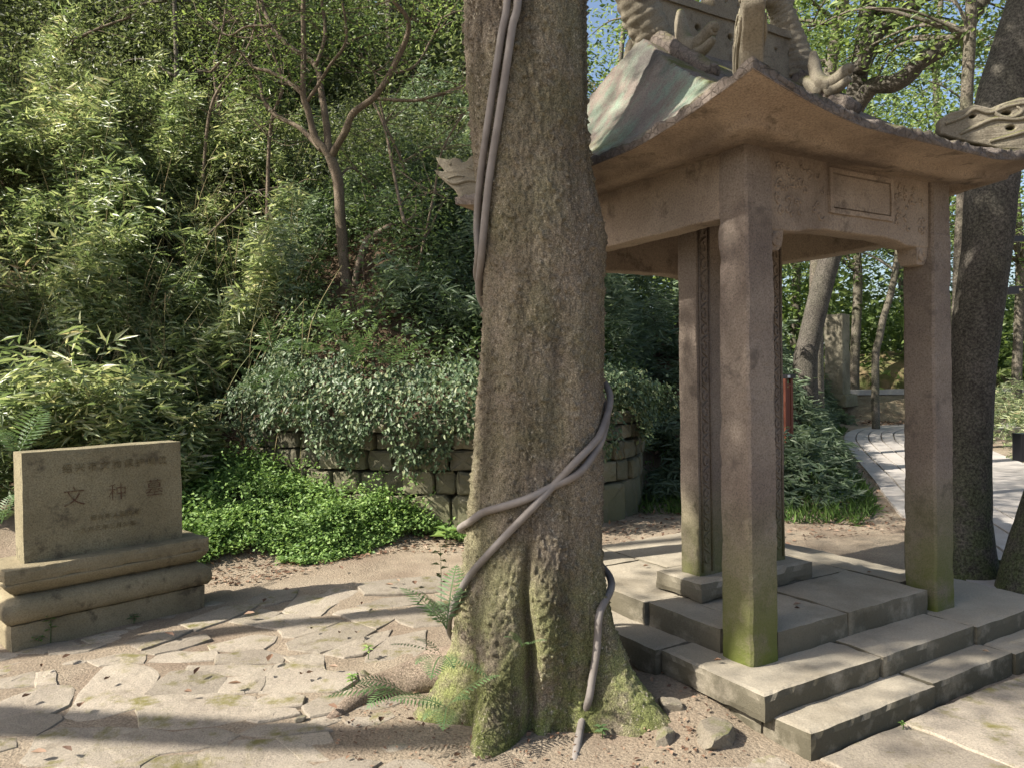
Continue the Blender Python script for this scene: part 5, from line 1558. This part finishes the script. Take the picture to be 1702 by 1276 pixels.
# single fallen leaves one can pick out on the paving
leafspots = [(68, 1108), (118, 1086), (183, 1124), (52, 1152), (137, 1166), (322, 1120), (402, 1134), (440, 1112), (520, 1042), (567, 1049), (594, 1049), (503, 1118), (520, 1115), (562, 1107), (405, 1020), (437, 1000), (470, 978), (445, 1098), (120, 1247), (50, 1249), (545, 1170), (570, 945), (690, 970), (664, 965), (640, 970), (635, 1190), (690, 1195), (766, 1252), (1108, 1185), (290, 1055), (600, 1004), (745, 957), (305, 1148)]
for i, (px, py) in enumerate(leafspots):
    p = on_z(px, py, .042)
    L_ = random.uniform(.035, .07); a = random.uniform(0, 6.28); w = L_ * random.uniform(.4, .6)
    vv = [(0, 0, 0), (L_ * .35, w / 2, .012), (L_ * .75, w * .35, .012), (L_, 0, .008), (L_ * .75, -w * .35, .010), (L_ * .35, -w / 2, .010), (L_ * .5, 0, .001)]
    me = pydata('fallen_leaf', vv, [(0, 6, 1), (1, 6, 2), (2, 6, 3), (3, 6, 4), (4, 6, 5), (5, 6, 0)])
    at_ = me.attributes.new('rnd', 'FLOAT', 'POINT'); at_.data.foreach_set('value', [random.random()] * 7)
    o = link('fallen_leaf', me, m_litter); o.location = p; o.rotation_euler = (random.uniform(-.15, .15), random.uniform(-.15, .15), a)
    tag(o, 'small dry curled leaf fallen on the stone paving', 'fallen leaf', 'fallen leaves on the paving')
# dead leaves on the platform
for i, (px, py, z) in enumerate([(1268, 1092, .215), (1186, 1096, .215), (1318, 1004, .325), (1440, 950, .325), (1068, 940, .325), (1632, 1080, .12), (1012, 964, .325), (1330, 1010, .325)]):
    p = on_z(px, py, z); L_ = random.uniform(.03, .05); w = L_ * .5
    vv = [(0, 0, 0), (L_ * .4, w / 2, .010), (L_, 0, .006), (L_ * .4, -w / 2, .010), (L_ * .5, 0, .001)]
    me = pydata('fallen_leaf', vv, [(0, 4, 1), (1, 4, 2), (2, 4, 3), (3, 4, 0)])
    at_ = me.attributes.new('rnd', 'FLOAT', 'POINT'); at_.data.foreach_set('value', [random.random()] * 5)
    o = link('fallen_leaf', me, m_litter); o.location = p; o.rotation_euler = (0, 0, random.uniform(0, 6.28))
    tag(o, 'small dry leaf lying on the pavilion platform', 'fallen leaf', 'fallen leaves on the platform')

# ------------------------------------------------------------------ ferns
def frond_mesh(L, width, pairs=16, curl=.5):
    V = []; rr = np.linspace(0, 1, pairs)
    Vs = []; Rn = []
    def rach(t): return np.array([L * t * math.cos(curl * t * .9), 0, L * (.55 * t - curl * .75 * t * t)])
    for i, t in enumerate(rr):
        if t < .12: continue
        p = rach(t); tg = unit(rach(min(1, t + .02)) - rach(t - .02))
        w = width * math.sin(min(1, (1.02 - t) * 1.15) * math.pi * .62) * (.35 + .65 * min(1, t * 3))
        pw = L / pairs * .62
        for s in (-1, 1):
            d = np.array([tg[0] * .45, s * 1.0, tg[2] * .45 - .12]); d = d / np.linalg.norm(d)
            a = p; b = p + d * w * .45 + tg * pw * .5; c_ = p + d * w; e = p + d * w * .45 - tg * pw * .4
            Vs += [a, b, c_, e]; Rn.append(random.random())
    # rachis as thin leaf cards
    for i in range(len(rr) - 1):
        a = rach(rr[i]); b = rach(rr[i + 1]); o = np.array([0, .0025, 0])
        Vs += [a - o, b - o, b + o, a + o]; Rn.append(.3)
    return quads_mesh('frond', np.array(Vs), 4, [(0, 1, 2, 3)], np.array(Rn))
def fern(label, loc, n, L, az0=0, spread=6.28, tilt=.35, group='ferns', seed=0):
    r = random.Random(seed)
    o = empty('fern', loc); tag(o, label, 'fern', group)
    me = frond_mesh(L, L * .26); me2 = frond_mesh(L * .8, L * .2, 14, .7)
    for k in range(n):
        f = link('frond', me if k % 2 else me2, m_fern, o)
        f.rotation_euler = (r.uniform(-.25, .25), -r.uniform(tilt - .3, tilt + .45), az0 + spread * ((k + .5) / n - .5) + r.uniform(-.2, .2))
        s = r.uniform(.8, 1.15); f.scale = (s, s, s)
def ferns_at(label, px, py, d, n, L, az0, spread, tilt, seed):
    p = at_d(px, py, d); fern(label, tuple(p), n, L, az0, spread, tilt, seed=seed)
ferns_at('fern growing on the left side of the tree base beside the vine', 742, 1045, 3.12, 7, .30, 2.6, 4.4, .6, 1)
ferns_at('fern clump hanging from the hollow under the left root', 735, 1090, 3.05, 6, .27, -2.0, 3.4, -.1, 2)
ferns_at('fern with long fronds reaching over the paving near the left root', 672, 1150, 2.98, 4, .30, -2.6, 1.0, .1, 3)
ferns_at('small dark fern at the foot of the front left root', 742, 1175, 2.92, 6, .24, -1.8, 4.2, .15, 4)
ferns_at('tiny fern in the dark seam of the big trunk', 868, 1075, 2.98, 4, .12, -1.7, 3.5, .3, 5)
ferns_at('fern growing behind the left end of the grave marker', 28, 760, 4.75, 6, .42, 1.0, 6.0, .55, 6)
ferns_at('low fern at the left edge of the photo beside the grave marker', 2, 870, 4.75, 6, .34, 0, 6.0, .5, 7)
for i, (px, py, d) in enumerate([(470, 640, 7.1), (520, 590, 7.2), (450, 590, 7.4), (500, 690, 7.0), (590, 600, 7.1), (650, 610, 7.0), (560, 555, 7.6), (430, 650, 7.3)]):
    names = ['fern on the left end of the wall top, lowest tier', 'broad fern above the middle of the ivy, left side', 'fern at the upper left shoulder of the wall', 'fern drooping over the bare left end of the wall', 'fern among the ivy below the branching tree', 'fern in the ivy left of the big trunk', 'fern just under the foot of the branching tree', 'outermost fern at the left corner of the ivy wall']
    ferns_at(names[i], px, py, d, 7, .42, -1.5, 5.0, .35, 20 + i)
# tufted young herbs and seedlings
def sprig(label, px, py, z, n, size, seed, mat=None, h=.08):
    r = random.Random(seed); p = on_z(px, py, z)
    o = empty('seedling', tuple(p)); tag(o, label, 'seedling', 'seedlings')
    b = Mesh(); b.tube([(0, 0, -.02), (.005, 0, h * .6), (.0, .005, h)], [.0025, .002, .001], 5, 3); b.build('stem', m_grass, o)
    k = n
    P = np.array([[0, 0, h * (.4 + .6 * i / n)] for i in range(n)]); a = np.array([i * 2.4 + seed for i in range(n)])
    leaves('leaf_cluster', P, np.stack([np.cos(a), np.sin(a), a * 0 + .15], 1), np.tile([0, 0, 1.0], (n, 1)), np.full(n, size), np.full(n, size * .55), mat or m_cover, o)
sprig('leafy seedling at the left foot of the grave marker', 62, 1072, 0, 14, .05, 1, None, .06)
sprig('tall thin seedling in front of the grave marker base', 84, 1068, 0, 10, .04, 2, None, .17)
sprig('small seedling against the middle of the grave marker base', 222, 1036, 0, 9, .045, 3, m_fern, .06)
sprig('weed in the joint beside the large paving slab near the root', 585, 1137, .02, 12, .035, 4, None, .05)
sprig('herb sprouting between slabs behind the low root', 612, 1088, .02, 8, .035, 5, None, .05)
sprig('tall thin stem with narrow leaves left of the vine end', 733, 1010, 0, 9, .07, 6, m_shrub, .42)
sprig('broad leaved plant between the wall and the big trunk', 742, 905, 0, 8, .15, 7, m_cover, .16)
sprig('tiny weed at the foot of the lower step', 1500, 1207, .02, 6, .02, 8, None, .02)
sprig('small seedling beside the dropping vine', 1000, 1225, 0, 9, .035, 9, m_fern, .05)
